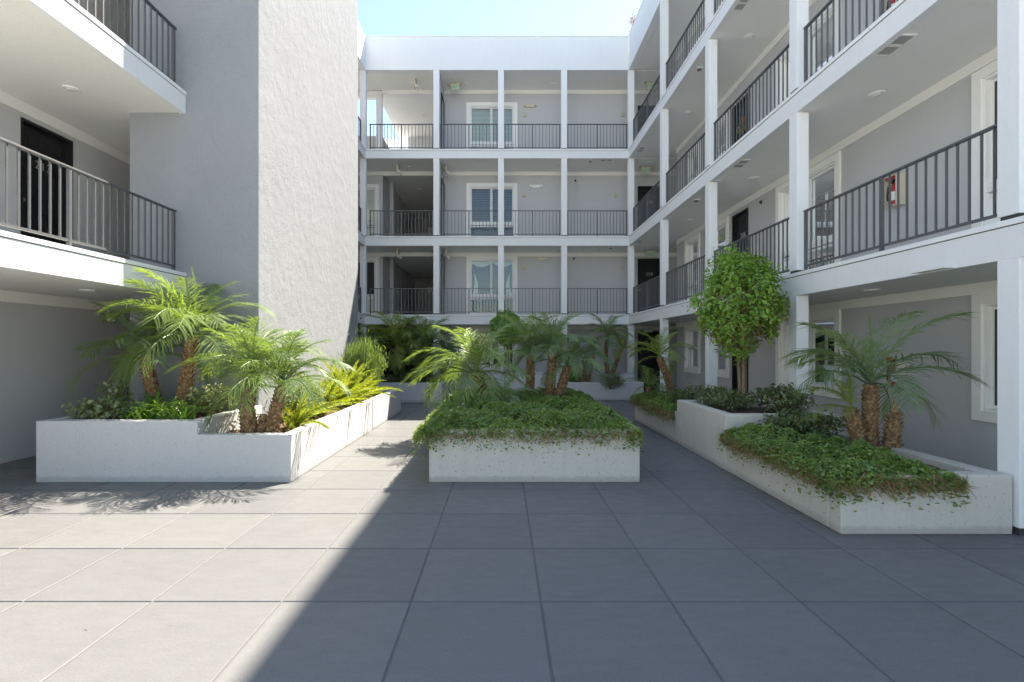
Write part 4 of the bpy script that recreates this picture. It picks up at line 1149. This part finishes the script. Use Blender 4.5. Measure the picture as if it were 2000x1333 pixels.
# bulkhead lamp on the left ground-floor wall
t = thing('bulkhead_light', (WL, 8.0, 1.96), 'caged weathered bulkhead lamp on the left ground-floor wall behind the palm', 'wall lamp')
Mx = frame_mat((WL, 8.0, 1.96), (0,1), (1,0))
MB(Mx).box((-.16,.001,-.075),(.16,.05,.075)).build('base', M['lamp_metal'], t, bevel=.02)
MB(Mx @ Matrix.Translation((0,.05,0)) @ Matrix.Rotation(R(-90),4,'X')).lathe([(.07,0),(.07,.05),(.055,.085),(.02,.10)],16).build('globe', M['lens'], t, smooth=True)
cg = MB(Mx)
for w in range(4):
    a_ = w*math.pi/4; cg.tube([(math.cos(a_)*.085*s_, .05+d_, math.sin(a_)*.085*s_) for s_, d_ in ((-1,0),(-.95,.07),(0,.115),(.95,.07),(1,0))], .005, 5)
cg.build('cage', M['lamp_metal'], t)
# outlet on the second-floor wall, low by the railing
t = thing('wall_outlet', (WR, 7.3, 2.75), 'small beige outlet cover low on the second-floor right-hand wall', 'outlet')
MB().box((WR-.04,7.24,2.68),(WR-.001,7.34,2.82)).build('cover', M['beige_metal'], t, bevel=.005)

# wreath on the third-floor door, and a little litter on the paving
wr = thing('door_wreath', (WR-.02, 11.2, 6.5), 'small autumn-coloured wreath hanging on the black third-floor door', 'wreath')
ring = MB(Matrix.Translation((WR+.05, 11.2, 6.5)) @ Matrix.Rotation(R(90),4,'Y'))
ring.tube([(math.cos(a_*.5236)*.13, math.sin(a_*.5236)*.13, 0) for a_ in range(13)], .025, 6, cap=False)
ring.build('ring', M['twig'], wr)
k = 260; th = rng.uniform(0, 6.283, k); rr = .13+rng.normal(size=k)*.03
for nm_, mt_, sl in (('leaves','strap',slice(0,120)), ('berries','red',slice(120,180)), ('blossoms','chip',slice(180,260))):
    leaf_cloud(nm_, np.stack([WR+.03+rng.normal(size=k)*.012, 11.2+np.cos(th)*rr, 6.5+np.sin(th)*rr],1)[sl], (rng.normal(size=(k,3))*.5+np.array([-1,0,0]))[sl], .05, .6, M[mt_], wr, kind='stuff')
k = 150
X = np.concatenate([rng.uniform(-2.2,4.2,90), rng.uniform(1.6,2.6,30), rng.uniform(-2.3,-.9,30)]); Y = np.concatenate([rng.uniform(2.6,5.3,90), rng.uniform(4,10,30), rng.uniform(5.5,10,30)])
lt = leaf_cloud('fallen_leaves', np.stack([X,Y,np.full(k,.006)],1), np.tile([0,0,1.],(k,1))+rng.normal(size=(k,3))*.15, .012, .5, M['chip'])
tag(lt, 'tiny dry leaf bits scattered on the grey paving', None, None, 'stuff')
